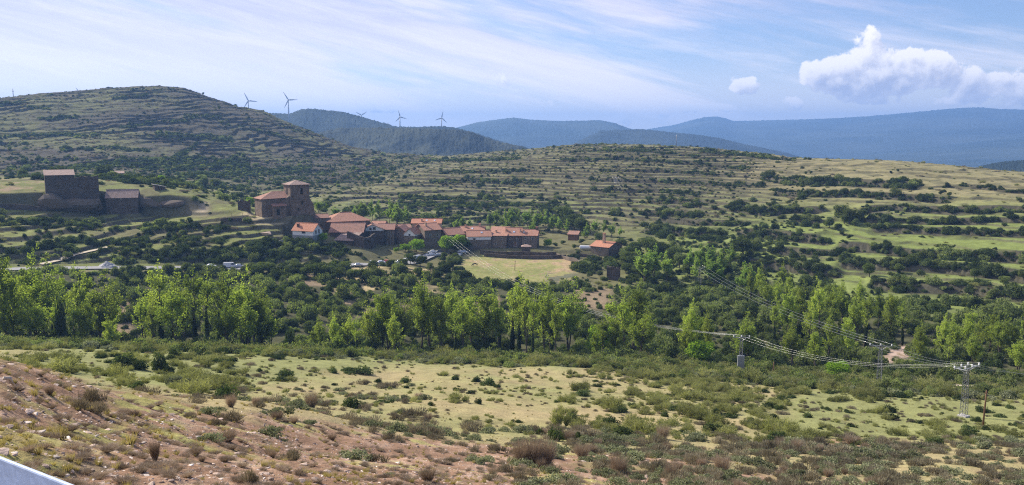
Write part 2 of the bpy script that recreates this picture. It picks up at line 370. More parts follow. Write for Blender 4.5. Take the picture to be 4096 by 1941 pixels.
ZF += (1 - sstep(12, 60, RG)) * (0.05 * fbm(GX / 0.32, GY / 0.32, 3, 58) + 0.10 * np.maximum(0, fbm(GX / 1.6, GY / 1.6, 3, 59)) ** 1.0) * sstep(4, 8, RG) * (1 - back)
ZF += nearw * (0.10 * fbm(GX / 0.9, GY / 0.9, 3, 53) + 0.45 * fbm(GX / 5, GY / 5, 3, 54)) * sstep(3, 9, RG) * (1 - back)
def ground(x, y):
    """height of the finished ground at world (x, y), arrays allowed"""
    x = np.asarray(x, float); y = np.asarray(y, float)
    a = np.arctan2(x, y); r = np.hypot(x, y)
    j = np.clip(np.searchsorted(AZ, a) - 1, 0, len(AZ) - 2); i = np.clip(np.searchsorted(RR, r) - 1, 0, len(RR) - 2)
    ta = np.clip((a - AZ[j]) / (AZ[j + 1] - AZ[j]), 0, 1); tr = np.clip((r - RR[i]) / (RR[i + 1] - RR[i]), 0, 1)
    return (ZF[j, i] * (1 - ta) + ZF[j + 1, i] * ta) * (1 - tr) + (ZF[j, i + 1] * (1 - ta) + ZF[j + 1, i + 1] * ta) * tr
def at(px, py, r):
    a, t = pix(px, py); return Vector((math.sin(a) * r, math.cos(a) * r, float(t) * r))
def spot(px, py, rmin=0.0, rmax=1e9):
    """first ground point that the line of sight through this place meets"""
    a, t = pix(px, py); a = float(a); t = float(t)
    r = RR[(RR > max(rmin, 1.0)) & (RR < rmax)]; h = ground(np.sin(a) * r, np.cos(a) * r)
    k = np.argmax(h >= t * r)
    if h[k] < t * r[k]: k = len(r) - 1
    return Vector((math.sin(a) * r[k], math.cos(a) * r[k], float(h[k]))), float(r[k])
def stand(px, r, py=300):
    """ground point in the direction of px at distance r"""
    a = float(pix(px, py)[0]); x, y = math.sin(a) * r, math.cos(a) * r
    return Vector((x, y, float(ground(x, y))))
def flatten(px0, px1, r0, r1, z, soft=3.0):
    """level building platforms"""
    a0 = float(pix(px0, 240)[0]); a1 = float(pix(px1, 240)[0]); A = AZ[:, None]
    w = np.clip((A - a0) * 400 / soft + 1, 0, 1) * np.clip((a1 - A) * 400 / soft + 1, 0, 1) * np.clip((RG - r0) / soft + 1, 0, 1) * np.clip((r1 - RG) / soft + 1, 0, 1)
    global ZF
    ZF = ZF * (1 - w) + z * w
# ------------------------------------------------------------------ building platforms cut into the slope
flatten(255, 312, 398, 424, -36.6)
flatten(288, 325, 378, 392, -46.6, 2)
flatten(485, 592, 404, 432, -54.2, 4)
flatten(100, 142, 421, 431, -35.5, 2)
# ------------------------------------------------------------------ materials
def new_mat(name):
    m = bpy.data.materials.new(name); m.use_nodes = True; T = NT(m.node_tree)
    return m, T, T.n['Principled BSDF']
def simple(name, col, rough=0.85, metal=0.0, var=0.15, scale=1.5, bump=0.0, spec=0.3):
    m, T, b = new_mat(name)
    p = T.add('ShaderNodeTexCoord').outputs['Object']
    n = T.noise(p, scale, 5.0, 0.6)
    f = T.m('ADD', T.m('MULTIPLY', n, 2 * var), 1 - var)
    if name in ('rock', 'pale_rock'): f = T.m('MULTIPLY', f, T.m('ADD', 0.55, T.m('MULTIPLY', T.add('ShaderNodeObjectInfo').outputs['Random'], 0.9)))
    T.l.new(T.vm('SCALE', c4(col)[:3], scale=f), b.inputs['Base Color'])
    b.inputs['Roughness'].default_value = rough; b.inputs['Metallic'].default_value = metal; b.inputs['Specular IOR Level'].default_value = spec
    if bump:
        bp = T.add('ShaderNodeBump'); bp.inputs['Strength'].default_value = 0.6; bp.inputs['Distance'].default_value = bump
        T.l.new(n, bp.inputs['Height']); T.l.new(bp.outputs[0], b.inputs['Normal'])
    return m
def stone_mat(name, a, b_, size=0.55, mort=(0.20, 0.17, 0.13)):
    """rubble masonry: irregular stones with paler joints"""
    m, T, b = new_mat(name)
    p = T.add('ShaderNodeTexCoord').outputs['Object']
    q = T.vm('MULTIPLY', p, (1, 1, 1.7))
    v = T.add('ShaderNodeTexVoronoi', feature='F1'); T.l.new(q, v.inputs['Vector']); v.inputs['Scale'].default_value = 1 / size
    e = T.add('ShaderNodeTexVoronoi', feature='DISTANCE_TO_EDGE'); T.l.new(q, e.inputs['Vector']); e.inputs['Scale'].default_value = 1 / size
    col = T.mix(T.sep(v.outputs['Color'])[0], c4(a), c4(b_))
    big = T.noise(p, 0.35, 4.0, 0.6)
    col = T.mix(T.ss(big, 0.35, 0.75), col, c4(b_, 0.62))
    col = T.mix(T.ss(e.outputs['Distance'], 0.07, 0.02), col, c4(mort))
    T.l.new(col, b.inputs['Base Color']); b.inputs['Roughness'].default_value = 0.95; b.inputs['Specular IOR Level'].default_value = 0.15
    bp = T.add('ShaderNodeBump'); bp.inputs['Strength'].default_value = 0.7; bp.inputs['Distance'].default_value = 0.06
    T.l.new(T.ss(e.outputs['Distance'], 0.0, 0.15), bp.inputs['Height']); T.l.new(bp.outputs[0], b.inputs['Normal'])
    return m
def tile_mat(name, a, b_, moss=0.0):
    """clay roof tiles: rows down the slope, every tile a shade of its own, patches of lichen"""
    m, T, b = new_mat(name)
    uv = T.add('ShaderNodeUVMap').outputs[0]
    x, y, _ = T.sep(uv)
    row = T.m('FLOOR', T.m('MULTIPLY', y, 2.8)); cx = T.m('FLOOR', T.m('MULTIPLY', x, 4.5))
    wn = T.add('ShaderNodeTexWhiteNoise', noise_dimensions='2D'); T.l.new(T.xyz(cx, row), wn.inputs['Vector'])
    p = T.add('ShaderNodeTexCoord').outputs['Object']
    n = T.noise(p, 0.55, 5.0, 0.65); n2 = T.noise(p, 2.2, 4.0, 0.6)
    f = T.m('ADD', T.m('MULTIPLY', wn.outputs['Value'], 0.55), T.m('MULTIPLY', n2, 0.5))
    col = T.mix(f, c4(a), c4(b_))
    col = T.mix(T.m('MULTIPLY', T.ss(n, 0.5, 0.72), moss), col, (0.14, 0.115, 0.075, 1))
    T.l.new(col, b.inputs['Base Color']); b.inputs['Roughness'].default_value = 0.9; b.inputs['Specular IOR Level'].default_value = 0.2
    w = T.m('ADD', T.m('ABSOLUTE', T.m('SINE', T.m('MULTIPLY', x, 4.5 * math.pi))), T.m('MULTIPLY', T.m('FRACT', T.m('MULTIPLY', y, 2.8)), -0.5))
    bp = T.add('ShaderNodeBump'); bp.inputs['Strength'].default_value = 0.8; bp.inputs['Distance'].default_value = 0.08
    T.l.new(w, bp.inputs['Height']); T.l.new(bp.outputs[0], b.inputs['Normal'])
    return m
def leaf_mat(name, a, b_, trans=0.35, hue=0.03, var=0.35, tcol=None):
    """leaves: two real leaf colours mixed by plant and by clump, with light coming through"""
    m = bpy.data.materials.new(name); m.use_nodes = True; T = NT(m.node_tree); T.n.clear()
    out = T.add('ShaderNodeOutputMaterial')
    oi = T.add('ShaderNodeObjectInfo').outputs['Random']
    at_ = T.add('ShaderNodeAttribute', attribute_name='tint').outputs['Fac']
    f = T.m('ADD', T.m('MULTIPLY', oi, 0.55), T.m('MULTIPLY', at_, 0.5))
    col = T.mix(f, c4(a), c4(b_))
    k = T.m('ADD', 1 - var, T.m('MULTIPLY', T.m('FRACT', T.m('MULTIPLY', oi, 7.31)), 2 * var))
    col = T.vm('SCALE', col, scale=k)
    df = T.add('ShaderNodeBsdfDiffuse'); T.l.new(col, df.inputs[0])
    tr = T.add('ShaderNodeBsdfTranslucent'); T.l.new(T.vm('MULTIPLY', col, tcol or (1.5, 1.7, 0.7)), tr.inputs[0])
    mx = T.add('ShaderNodeMixShader'); mx.inputs[0].default_value = trans
    T.l.new(df.outputs[0], mx.inputs[1]); T.l.new(tr.outputs[0], mx.inputs[2]); T.l.new(mx.outputs[0], out.inputs[0])
    return m
M = {}
M['stone'] = stone_mat('stone', (0.30, 0.235, 0.17), (0.17, 0.135, 0.10))
M['church_stone'] = stone_mat('church_stone', (0.30, 0.215, 0.15), (0.17, 0.12, 0.09), 0.8)
M['dark_stone'] = stone_mat('dark_stone', (0.19, 0.145, 0.11), (0.10, 0.08, 0.065), 0.5, (0.09, 0.075, 0.06))
M['tile_old'] = tile_mat('tile_old', (0.29, 0.145, 0.10), (0.47, 0.27, 0.195), 0.6)
M['tile_new'] = tile_mat('tile_new', (0.46, 0.20, 0.115), (0.58, 0.285, 0.175), 0.15)
M['tile_mid'] = tile_mat('tile_mid', (0.38, 0.175, 0.11), (0.56, 0.31, 0.21), 0.35)
M['tile_pale'] = tile_mat('tile_pale', (0.28, 0.185, 0.145), (0.46, 0.34, 0.28), 0.6)
M['plaster'] = simple('plaster', (0.78, 0.77, 0.73), 0.9, var=0.06, scale=0.8)
M['stucco'] = simple('stucco', (0.52, 0.36, 0.24), 0.9, var=0.1)
M['wood'] = simple('wood', (0.16, 0.085, 0.045), 0.8, var=0.3, scale=3)
M['glass'] = simple('glass', (0.03, 0.035, 0.045), 0.12, var=0.1, spec=0.6)
M['dark'] = simple('dark', (0.02, 0.018, 0.016), 0.9)
M['galv'] = simple('galv', (0.62, 0.64, 0.67), 0.45, 0.55, 0.1, 2.0)
M['lattice'] = simple('lattice', (0.17, 0.175, 0.18), 0.6, 0.2, 0.15)
M['steel'] = simple('steel', (0.33, 0.34, 0.35), 0.55, 0.5, 0.15)
M['white_metal'] = simple('white_metal', (0.74, 0.75, 0.76), 0.5, var=0.03)
M['ceramic'] = simple('ceramic', (0.66, 0.66, 0.65), 0.25, spec=0.6, var=0.02)
M['wire'] = simple('wire', (0.5, 0.5, 0.46), 0.35, 0.7, var=0.03)
M['car_white'] = simple('car_white', (0.62, 0.63, 0.64), 0.25, var=0.02, spec=0.6)
M['car_silver'] = simple('car_silver', (0.5, 0.52, 0.54), 0.3, 0.4, var=0.02, spec=0.6)
M['car_red'] = simple('car_red', (0.45, 0.05, 0.03), 0.3, var=0.02, spec=0.6)
M['car_dark'] = simple('car_dark', (0.05, 0.055, 0.07), 0.3, var=0.02, spec=0.6)
M['rubber'] = simple('rubber', (0.025, 0.025, 0.025), 0.9)
M['concrete'] = simple('concrete', (0.46, 0.44, 0.40), 0.9, var=0.15)
M['asphalt'] = simple('asphalt', (0.30, 0.29, 0.28), 0.95, var=0.12, scale=0.6)
M['pale_dirt'] = simple('pale_dirt', (0.55, 0.46, 0.33), 0.95, var=0.15, scale=0.5)
M['gravel'] = simple('gravel', (0.40, 0.39, 0.37), 0.95, var=0.25, scale=6, bump=0.1)
M['rock'] = simple('rock', (0.46, 0.345, 0.27), 0.95, var=0.4, scale=5.0, bump=0.03)
M['pale_rock'] = simple('pale_rock', (0.60, 0.51, 0.43), 0.9, var=0.25, scale=4.0, bump=0.02)
M['grey_rock'] = simple('grey_rock', (0.21, 0.20, 0.175), 0.95, var=0.35, scale=0.9, bump=0.15)
M['bark'] = simple('bark', (0.11, 0.09, 0.065), 0.95, var=0.3, scale=2)
M['dead_wood'] = simple('dead_wood', (0.55, 0.47, 0.38), 0.9, var=0.2, scale=3)
M['horse'] = simple('horse', (0.035, 0.022, 0.016), 0.6, var=0.1)
# colours of leaves: deep evergreen, riverside green, yellow green poplar, broom, heather, dry twigs
M['leaf_dark'] = leaf_mat('leaf_dark', (0.036, 0.055, 0.02), (0.10, 0.127, 0.048), 0.26)
M['leaf_river'] = leaf_mat('leaf_river', (0.085, 0.11, 0.042), (0.22, 0.245, 0.10), 0.36)
M['leaf_poplar'] = leaf_mat('leaf_poplar', (0.16, 0.215, 0.05), (0.37, 0.41, 0.11), 0.48, var=0.33, tcol=(1.5, 1.65, 0.65))
M['leaf_poplar_far'] = leaf_mat('leaf_poplar_far', (0.16, 0.235, 0.06), (0.28, 0.34, 0.10), 0.45, var=0.2)
M['leaf_lime'] = leaf_mat('leaf_lime', (0.16, 0.26, 0.03), (0.24, 0.33, 0.05), 0.45, var=0.1)
M['leaf_oak'] = leaf_mat('leaf_oak', (0.065, 0.09, 0.028), (0.145, 0.17, 0.058), 0.3)
M['leaf_broom'] = leaf_mat('leaf_broom', (0.16, 0.175, 0.07), (0.31, 0.30, 0.135), 0.35, var=0.28, tcol=(1.3, 1.4, 0.7))
M['leaf_heather'] = leaf_mat('leaf_heather', (0.165, 0.155, 0.105), (0.30, 0.275, 0.19), 0.25, var=0.3, tcol=(1.2, 1.0, 0.8))
M['leaf_grey'] = leaf_mat('leaf_grey', (0.165, 0.175, 0.10), (0.275, 0.285, 0.17), 0.3, var=0.25, tcol=(1.2, 1.3, 0.9))
M['leaf_straw'] = leaf_mat('leaf_straw', (0.34, 0.29, 0.12), (0.42, 0.38, 0.17), 0.35, var=0.25, tcol=(1.2, 1.1, 0.7))
M['leaf_twig'] = leaf_mat('leaf_twig', (0.25, 0.20, 0.145), (0.42, 0.35, 0.26), 0.2, var=0.25, tcol=(1.2, 1.0, 0.8))

# ------------------------------------------------------------------ land cover, colour of the bare ground
GREEN = np.array([0.19, 0.225, 0.06]); DRY = np.array([0.40, 0.32, 0.165]); SOIL = np.array([0.31, 0.19, 0.12]); PINK = np.array([0.42, 0.29, 0.205])
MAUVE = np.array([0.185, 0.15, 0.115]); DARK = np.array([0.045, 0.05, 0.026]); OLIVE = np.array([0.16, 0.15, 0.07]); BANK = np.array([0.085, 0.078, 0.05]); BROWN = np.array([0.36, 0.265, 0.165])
nA = fbm(GX / 30, GY / 30, 4, 61); nB = fbm(GX / 7, GY / 7, 4, 62); nC = fbm(GX / 90, GY / 90, 3, 63); nD = fbm(GX / 2.0, GY / 2.0, 4, 64); nE = fbm(GX / 0.5, GY / 0.5, 3, 65)
def lay(c, col, w): return c * (1 - w[..., None]) + col * w[..., None]
C0 = np.broadcast_to(OLIVE, GX.shape + (3,)).copy()
# meadow below the viewpoint
mead = 1 - sstep(196, 212, RG)
mg = np.clip(0.42 + 0.9 * nA + 0.5 * nB + 0.9 * box2(PXG, PYG, 780, 1040, 385, 440, 60, 10) + 0.8 * box2(PXG, PYG, 60, 620, 340, 368, 40, 6) + 0.45 * box2(PXG, PYG, -50, 260, 340, 395, 40, 8), 0, 1)
C0 = lay(C0, DRY, mead); C0 = lay(C0, np.array([0.25, 0.255, 0.10]), mead * mg)
line = np.interp(PXG, [-200, 0, 107, 200, 350, 450, 640, 768, 1024], [340, 360, 388, 400, 428, 441, 468, 482, 500])
soil = sstep(-4, 7, PYG - line + 16 * nB + 8 * nA)
soil2 = box2(PXG, PYG, 560, 1100, 446, 800, 90, 10) * sstep(-0.1, 0.35, nA + 0.6 * nB)
soil2 = np.maximum(soil2, box2(PXG, PYG, 770, 900, 438, 452, 30, 3) * 0.8)
soil = np.where(PYG > 330, np.maximum(soil, soil2), 0) * (RG < 150)
C0 = lay(C0, SOIL, soil); C0 = lay(C0, PINK, soil * sstep(-0.1, 0.5, nD + 0.4 * nB)); C0 = lay(C0, BROWN * 0.62, soil * sstep(0.15, 0.6, -nD + 0.5 * nE))
gp = sstep(0.12, 0.4, nB + 0.5 * nD + 0.3 * box2(PXG, PYG, 100, 215, 395, 412, 10, 4) + 0.28 * box2(PXG, PYG, -20, 130, 425, 470, 10, 8) - 0.1 * sstep(250, 400, PXG))
C0 = lay(C0, np.array([0.30, 0.29, 0.085]), soil * gp * 0.8)
# valley floor under the trees
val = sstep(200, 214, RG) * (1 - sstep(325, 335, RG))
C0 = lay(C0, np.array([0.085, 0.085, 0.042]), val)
bare = np.maximum.reduce([box2(PXG, PYG, 108, 132, 292, 345, 5, 4), box2(PXG, PYG, 296, 420, 268, 325, 14, 4) * sstep(-0.05, 0.25, nA + nB), box2(PXG, PYG, 474, 500, 296, 318, 4, 3), box2(PXG, PYG, 574, 612, 288, 310, 6, 3)])
C0 = lay(C0, BROWN * 0.8, bare * (RG > 205) * (RG < 350) * 0.85)
# village meadow and orchard strip
fld = box2(PXG, PYG, 462, 575, 255, 283, 8, 3) * (RG > 335) * (RG < 402)
C0 = lay(C0, np.array([0.33, 0.31, 0.12]), fld); C0 = lay(C0, np.array([0.40, 0.29, 0.165]), fld * sstep(-0.1, 0.4, nB + nA + 0.3 * nD)); C0 = lay(C0, np.array([0.23, 0.24, 0.08]), fld * sstep(-0.05, 0.3, nD - nA + 0.4 * nE)); C0 = lay(C0, BROWN * 0.8, fld * sstep(0.25, 0.6, nB - nD))
strip = box2(PXG, PYG, 330, 440, 262, 300, 15, 4) * (RG > 270) * (RG < 352); C0 = lay(C0, np.array([0.42, 0.33, 0.17]), strip * sstep(-0.15, 0.2, nA + 0.5 * nB))
# west terraces and the ruined hamlet's knoll
wk = (RG > 345) * (RG < 600) * (1 - sstep(255, 330, PXG))
C0 = lay(C0, np.array([0.20, 0.215, 0.07]), wk * sstep(-0.25, 0.15, nA + 0.3 * nB)); C0 = lay(C0, BROWN * 0.8, wk * box2(PXG, PYG, -40, 60, 172, 192, 10, 3) * sstep(-0.1, 0.3, nB))
C0 = lay(C0, np.array([0.45, 0.37, 0.22]), wk * box2(PXG, PYG, 243, 300, 211, 224, 6, 2)); C0 = lay(C0, np.array([0.42, 0.34, 0.24]), wk * box2(PXG, PYG, 186, 208, 202, 214, 5, 2) * 0.8)
C0 = lay(C0, BANK * 0.7, box2(PXG, PYG, 48, 114, 190, 210, 5, 2) * (RG > 400) * (RG < 432) * 0.9)  # dark mound below the ruin, with the shade there painted into the ground colour
# hills
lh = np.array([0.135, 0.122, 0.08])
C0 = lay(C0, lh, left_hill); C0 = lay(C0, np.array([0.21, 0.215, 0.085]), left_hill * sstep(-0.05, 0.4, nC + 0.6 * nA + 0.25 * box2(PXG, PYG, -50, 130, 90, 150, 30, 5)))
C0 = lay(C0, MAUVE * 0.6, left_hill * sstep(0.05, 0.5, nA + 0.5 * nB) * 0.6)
C0 = lay(C0, np.array([0.235, 0.225, 0.105]), mid_hill * sstep(-0.3, 0.3, nA)); C0 = lay(C0, np.array([0.21, 0.235, 0.08]), mid_hill * sstep(180, 205, PYG) * sstep(-0.2, 0.3, nC + nB))
C0 = lay(C0, np.array([0.21, 0.25, 0.07]), right_hill); top = right_hill * (1 - sstep(185, 225, PYG)) + (RG > 500) * sstep(690, 780, PXG) * (1 - sstep(175, 200, PYG))
C0 = lay(C0, np.array([0.27, 0.235, 0.12]), np.clip(top, 0, 1) * 0.9)
C0 = lay(C0, BROWN * 0.9, (mid_hill + right_hill).clip(0, 1) * sstep(0.1, 0.55, nB + 0.4 * nC) * 0.3 * (1 - sstep(180, 230, PYG)))
C0 = lay(C0, np.array([0.085, 0.085, 0.05]), ((mid_hill + right_hill + left_hill).clip(0, 1)) * sstep(0.05, 0.35, fbm(GX / 12, GY / 12, 4, 66) + 0.5 * nC) * 0.6)
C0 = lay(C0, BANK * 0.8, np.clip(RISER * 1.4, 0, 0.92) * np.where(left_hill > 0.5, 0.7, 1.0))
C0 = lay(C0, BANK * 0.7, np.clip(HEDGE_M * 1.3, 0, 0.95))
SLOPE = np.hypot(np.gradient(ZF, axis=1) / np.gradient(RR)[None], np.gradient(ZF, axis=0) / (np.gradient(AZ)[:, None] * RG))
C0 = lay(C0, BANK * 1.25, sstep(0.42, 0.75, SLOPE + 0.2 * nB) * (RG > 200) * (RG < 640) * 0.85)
slip = box2(PXG, PYG, 884, 910, 344, 362, 5, 3) * (RG > 206) * (RG < 262) * sstep(-0.3, -0.05, nB + 0.5 * nD); C0 = lay(C0, np.array([0.42, 0.31, 0.245]), slip); C0 = lay(C0, BROWN * 0.6, slip * sstep(0, 0.4, nD))
outc = box2(PXG, PYG, 545, 580, 273, 286, 4, 2) * (RG > 330) * (RG < 380); C0 = lay(C0, np.array([0.15, 0.15, 0.09]), outc * sstep(-0.2, 0.1, nB))
v = (1 + 0.28 * nB + 0.22 * nD + 0.12 * nE * (RG < 120))[..., None]
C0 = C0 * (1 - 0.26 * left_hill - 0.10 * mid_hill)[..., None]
C0 = np.clip(C0 * v, 0.01, 0.9)

def ground_mat():
    m, T, b = new_mat('ground'); 
    col = T.add('ShaderNodeAttribute', attribute_name='cover').outputs['Color']
    p = T.add('ShaderNodeTexCoord').outputs['Object']
    n = T.noise(p, 3.0, 6.0, 0.7); n2 = T.noise(p, 0.35, 5.0, 0.65)
    n3 = T.noise(p, 14.0, 4.0, 0.7)
    f = T.m('ADD', T.m('ADD', T.m('MULTIPLY', n, 0.75), T.m('MULTIPLY', n2, 0.7)), T.m('MULTIPLY', n3, 0.5))
    T.l.new(T.vm('SCALE', col, scale=T.m('ADD', f, 0.02)), b.inputs['Base Color'])
    b.inputs['Roughness'].default_value = 1.0; b.inputs['Specular IOR Level'].default_value = 0.05
    bp = T.add('ShaderNodeBump'); bp.inputs['Strength'].default_value = 0.9; bp.inputs['Distance'].default_value = 0.12
    T.l.new(T.m('ADD', n, T.m('MULTIPLY', n2, 3.0)), bp.inputs['Height']); T.l.new(bp.outputs[0], b.inputs['Normal'])
    return m
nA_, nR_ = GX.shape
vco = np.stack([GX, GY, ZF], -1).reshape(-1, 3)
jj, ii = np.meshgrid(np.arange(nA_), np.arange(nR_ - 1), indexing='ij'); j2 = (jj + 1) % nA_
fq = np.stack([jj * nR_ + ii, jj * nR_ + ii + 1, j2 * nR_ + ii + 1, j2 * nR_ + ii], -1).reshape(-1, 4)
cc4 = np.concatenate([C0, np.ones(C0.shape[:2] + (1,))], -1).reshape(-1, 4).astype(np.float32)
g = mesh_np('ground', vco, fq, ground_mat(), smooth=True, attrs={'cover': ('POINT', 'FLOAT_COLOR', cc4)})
tag(g, 'grassy valley ground with stony slope, meadow and terraced hillsides', kind='structure')
# far plain below everything, out past the mountains
far = MB(); N = 48
def FR(k):
    c_ = math.cos(2 * math.pi * k / N); return min(12300, 8000 / -c_) if c_ < -0.01 else 12300
far.add([(1480 * math.sin(2 * math.pi * k / N), 1480 * math.cos(2 * math.pi * k / N), -150) for k in range(N)] + [(FR(k) * math.sin(2 * math.pi * k / N), FR(k) * math.cos(2 * math.pi * k / N), -150) for k in range(N)],
        [(k, (k + 1) % N, N + (k + 1) % N, N + k) for k in range(N)])
M['far_land'] = simple('far_land', (0.08, 0.09, 0.05), 1.0, var=0.3, scale=0.002)
tag(far.build('far_ground', M['far_land']), 'flat land far below the hills', kind='structure')

# ------------------------------------------------------------------ distant hills
def hill_mat(name, a, b_, s1, s2):
    m, T, b = new_mat(name)
    p = T.add('ShaderNodeTexCoord').outputs['Object']
    n = T.noise(p, s1, 6.0, 0.6); n2 = T.noise(p, s2, 4.0, 0.7)
    f = T.ss(T.m('ADD', T.m('MULTIPLY', n, 0.7), T.m('MULTIPLY', n2, 0.3)), 0.38, 0.62)
    T.l.new(T.mix(f, c4(a), c4(b_)), b.inputs['Base Color']); b.inputs['Roughness'].default_value = 1.0; b.inputs['Specular IOR Level'].default_value = 0.05
    return m
def hill(crest, r, depth, zfoot, mat, seed, label, amp=1.0, terr=0.0, na=420, nr=90, jag=0.0):
    """a ridge of real size: crest given by sight lines at distance r; front slope and back slope fall away"""
    px, py = map(np.array, zip(*crest)); a, t = pix(px, py)
    A = np.linspace(a[0], a[-1], na); s = np.linspace(-1, 1, nr)
    H = np.interp(A, a, t) * r
    k = np.hanning(7); k /= k.sum(); Hs = np.convolve(np.pad(H, 3, 'edge'), k, 'valid')
    X = np.zeros((na, nr)); Y = X.copy(); Z = X.copy()
    R_ = r + s[None] * depth; X = np.sin(A)[:, None] * R_; Y = np.cos(A)[:, None] * R_
    fall = np.clip(1 - np.abs(s), 0, 1) ** 0.85
    sc = depth / 2.0
    rid = fbm(X / sc, Y / sc, 5, seed) * sstep(0.0, 0.35, np.abs(s))[None] * (Hs[:, None] - zfoot) * 0.2 * amp
    Z = zfoot + (Hs[:, None] - zfoot) * fall[None] + rid * np.minimum(1, fall[None] * 3)
    if terr: Z += terr * fbm(X / 18, Y / 60, 2, seed + 5) * np.clip(fall[None] * 3, 0, 1)
    if jag: Z += jag * np.abs(fbm(A[:, None] * 260 + 0 * s[None], s[None] * 40 + 0 * A[:, None], 3, seed + 3)) * (fall[None] > 0.5)
    vv = np.stack([X, Y, Z], -1).reshape(-1, 3)
    jj, ii = np.meshgrid(np.arange(na - 1), np.arange(nr - 1), indexing='ij')
    ff = np.stack([jj * nr + ii, jj * nr + ii + 1, (jj + 1) * nr + ii + 1, (jj + 1) * nr + ii], -1).reshape(-1, 4)
    return tag(mesh_np('hill', vv, ff, mat, smooth=True), label, kind='structure')
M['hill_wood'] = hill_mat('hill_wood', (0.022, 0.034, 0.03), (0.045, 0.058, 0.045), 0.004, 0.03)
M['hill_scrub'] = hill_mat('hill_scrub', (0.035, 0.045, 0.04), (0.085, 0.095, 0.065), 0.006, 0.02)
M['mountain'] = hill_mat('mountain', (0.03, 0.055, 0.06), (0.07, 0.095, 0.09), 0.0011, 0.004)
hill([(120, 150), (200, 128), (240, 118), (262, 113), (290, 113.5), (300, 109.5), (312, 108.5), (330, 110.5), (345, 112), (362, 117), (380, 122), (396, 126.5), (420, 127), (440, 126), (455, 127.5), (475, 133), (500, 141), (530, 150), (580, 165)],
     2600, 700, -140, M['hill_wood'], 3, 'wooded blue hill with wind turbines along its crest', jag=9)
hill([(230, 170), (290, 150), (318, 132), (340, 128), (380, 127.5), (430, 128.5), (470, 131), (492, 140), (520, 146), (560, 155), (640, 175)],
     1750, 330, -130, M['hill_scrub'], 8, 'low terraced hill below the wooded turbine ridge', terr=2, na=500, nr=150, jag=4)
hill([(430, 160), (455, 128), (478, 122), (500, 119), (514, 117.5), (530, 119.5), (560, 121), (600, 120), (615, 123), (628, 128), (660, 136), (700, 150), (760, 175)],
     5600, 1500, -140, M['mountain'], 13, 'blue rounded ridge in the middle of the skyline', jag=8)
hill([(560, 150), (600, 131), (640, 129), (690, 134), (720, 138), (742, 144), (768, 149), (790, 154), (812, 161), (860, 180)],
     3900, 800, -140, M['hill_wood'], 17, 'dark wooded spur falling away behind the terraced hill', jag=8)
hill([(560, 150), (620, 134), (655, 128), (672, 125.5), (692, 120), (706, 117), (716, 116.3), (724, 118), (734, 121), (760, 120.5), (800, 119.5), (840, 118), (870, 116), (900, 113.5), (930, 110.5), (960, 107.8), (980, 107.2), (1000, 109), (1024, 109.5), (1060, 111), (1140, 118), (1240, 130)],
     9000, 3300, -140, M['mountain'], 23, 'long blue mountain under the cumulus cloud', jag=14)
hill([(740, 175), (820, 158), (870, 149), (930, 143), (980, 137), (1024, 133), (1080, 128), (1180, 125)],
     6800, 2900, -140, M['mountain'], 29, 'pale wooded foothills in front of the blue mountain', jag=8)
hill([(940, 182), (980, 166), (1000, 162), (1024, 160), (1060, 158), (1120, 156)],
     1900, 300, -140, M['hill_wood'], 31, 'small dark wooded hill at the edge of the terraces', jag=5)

# ------------------------------------------------------------------ ribbons laid on the ground
def ribbon(name, pts, width, mat, label, lift=0.22, step=2.0, cross=3):
    P = [np.array(p, float) for p in pts]; out = []
    for a, b in zip(P[:-1], P[1:]):
        n = max(1, int(np.linalg.norm(b - a) / step))
        for k in range(n): out.append(a + (b - a) * k / n)
    out.append(P[-1]); out = np.array(out)
    for _ in range(4): out[1:-1] = 0.25 * out[:-2] + 0.5 * out[1:-1] + 0.25 * out[2:]
    t = np.gradient(out, axis=0); t /= np.linalg.norm(t, axis=1)[:, None]; nrm = np.stack([-t[:, 1], t[:, 0]], 1)
    offs = np.linspace(-0.5, 0.5, cross) * width
    q = out[:, None] + nrm[:, None] * offs[None, :, None]
    z = ground(q[..., 0], q[..., 1]); z = np.maximum(z, z.mean(axis=1, keepdims=True)) + lift
    v_ = np.concatenate([q, z[..., None]], -1); top = v_.reshape(-1, 3); n0 = len(out)
    jj, ii = np.meshgrid(np.arange(n0 - 1), np.arange(cross - 1), indexing='ij')
    f_ = np.stack([jj * cross + ii, jj * cross + ii + 1, (jj + 1) * cross + ii + 1, (jj + 1) * cross + ii], -1).reshape(-1, 4)
    return tag(mesh_np(name, top, f_, mat, smooth=True), label, kind='structure')
def rp(px, r): a = float(pix(px, 250)[0]); return (math.sin(a) * r, math.cos(a) * r)
ribbon('road', [rp(x, r) for x, r in ((-120, 342), (-40, 342), (60, 342.5), (128, 343.5), (200, 343.5), (270, 344), (310, 347), (345, 350), (385, 356), (405, 362), (425, 380), (437, 395))], 5.6, M['asphalt'], 'valley road running below the terraces to the village')
ribbon('path', [rp(x, r) for x, r in ((40, 349), (60, 353), (76, 357), (93, 361), (108, 365))], 2.2, M['pale_dirt'], 'pale dirt track climbing from the road', 0.3)
ribbon('path', [rp(x, r) for x, r in ((872, 203.5), (905, 204), (940, 203), (975, 202), (1010, 201), (1060, 200))], 2.0, M['pale_dirt'], 'pale stony track along the edge of the meadow', 0.25)
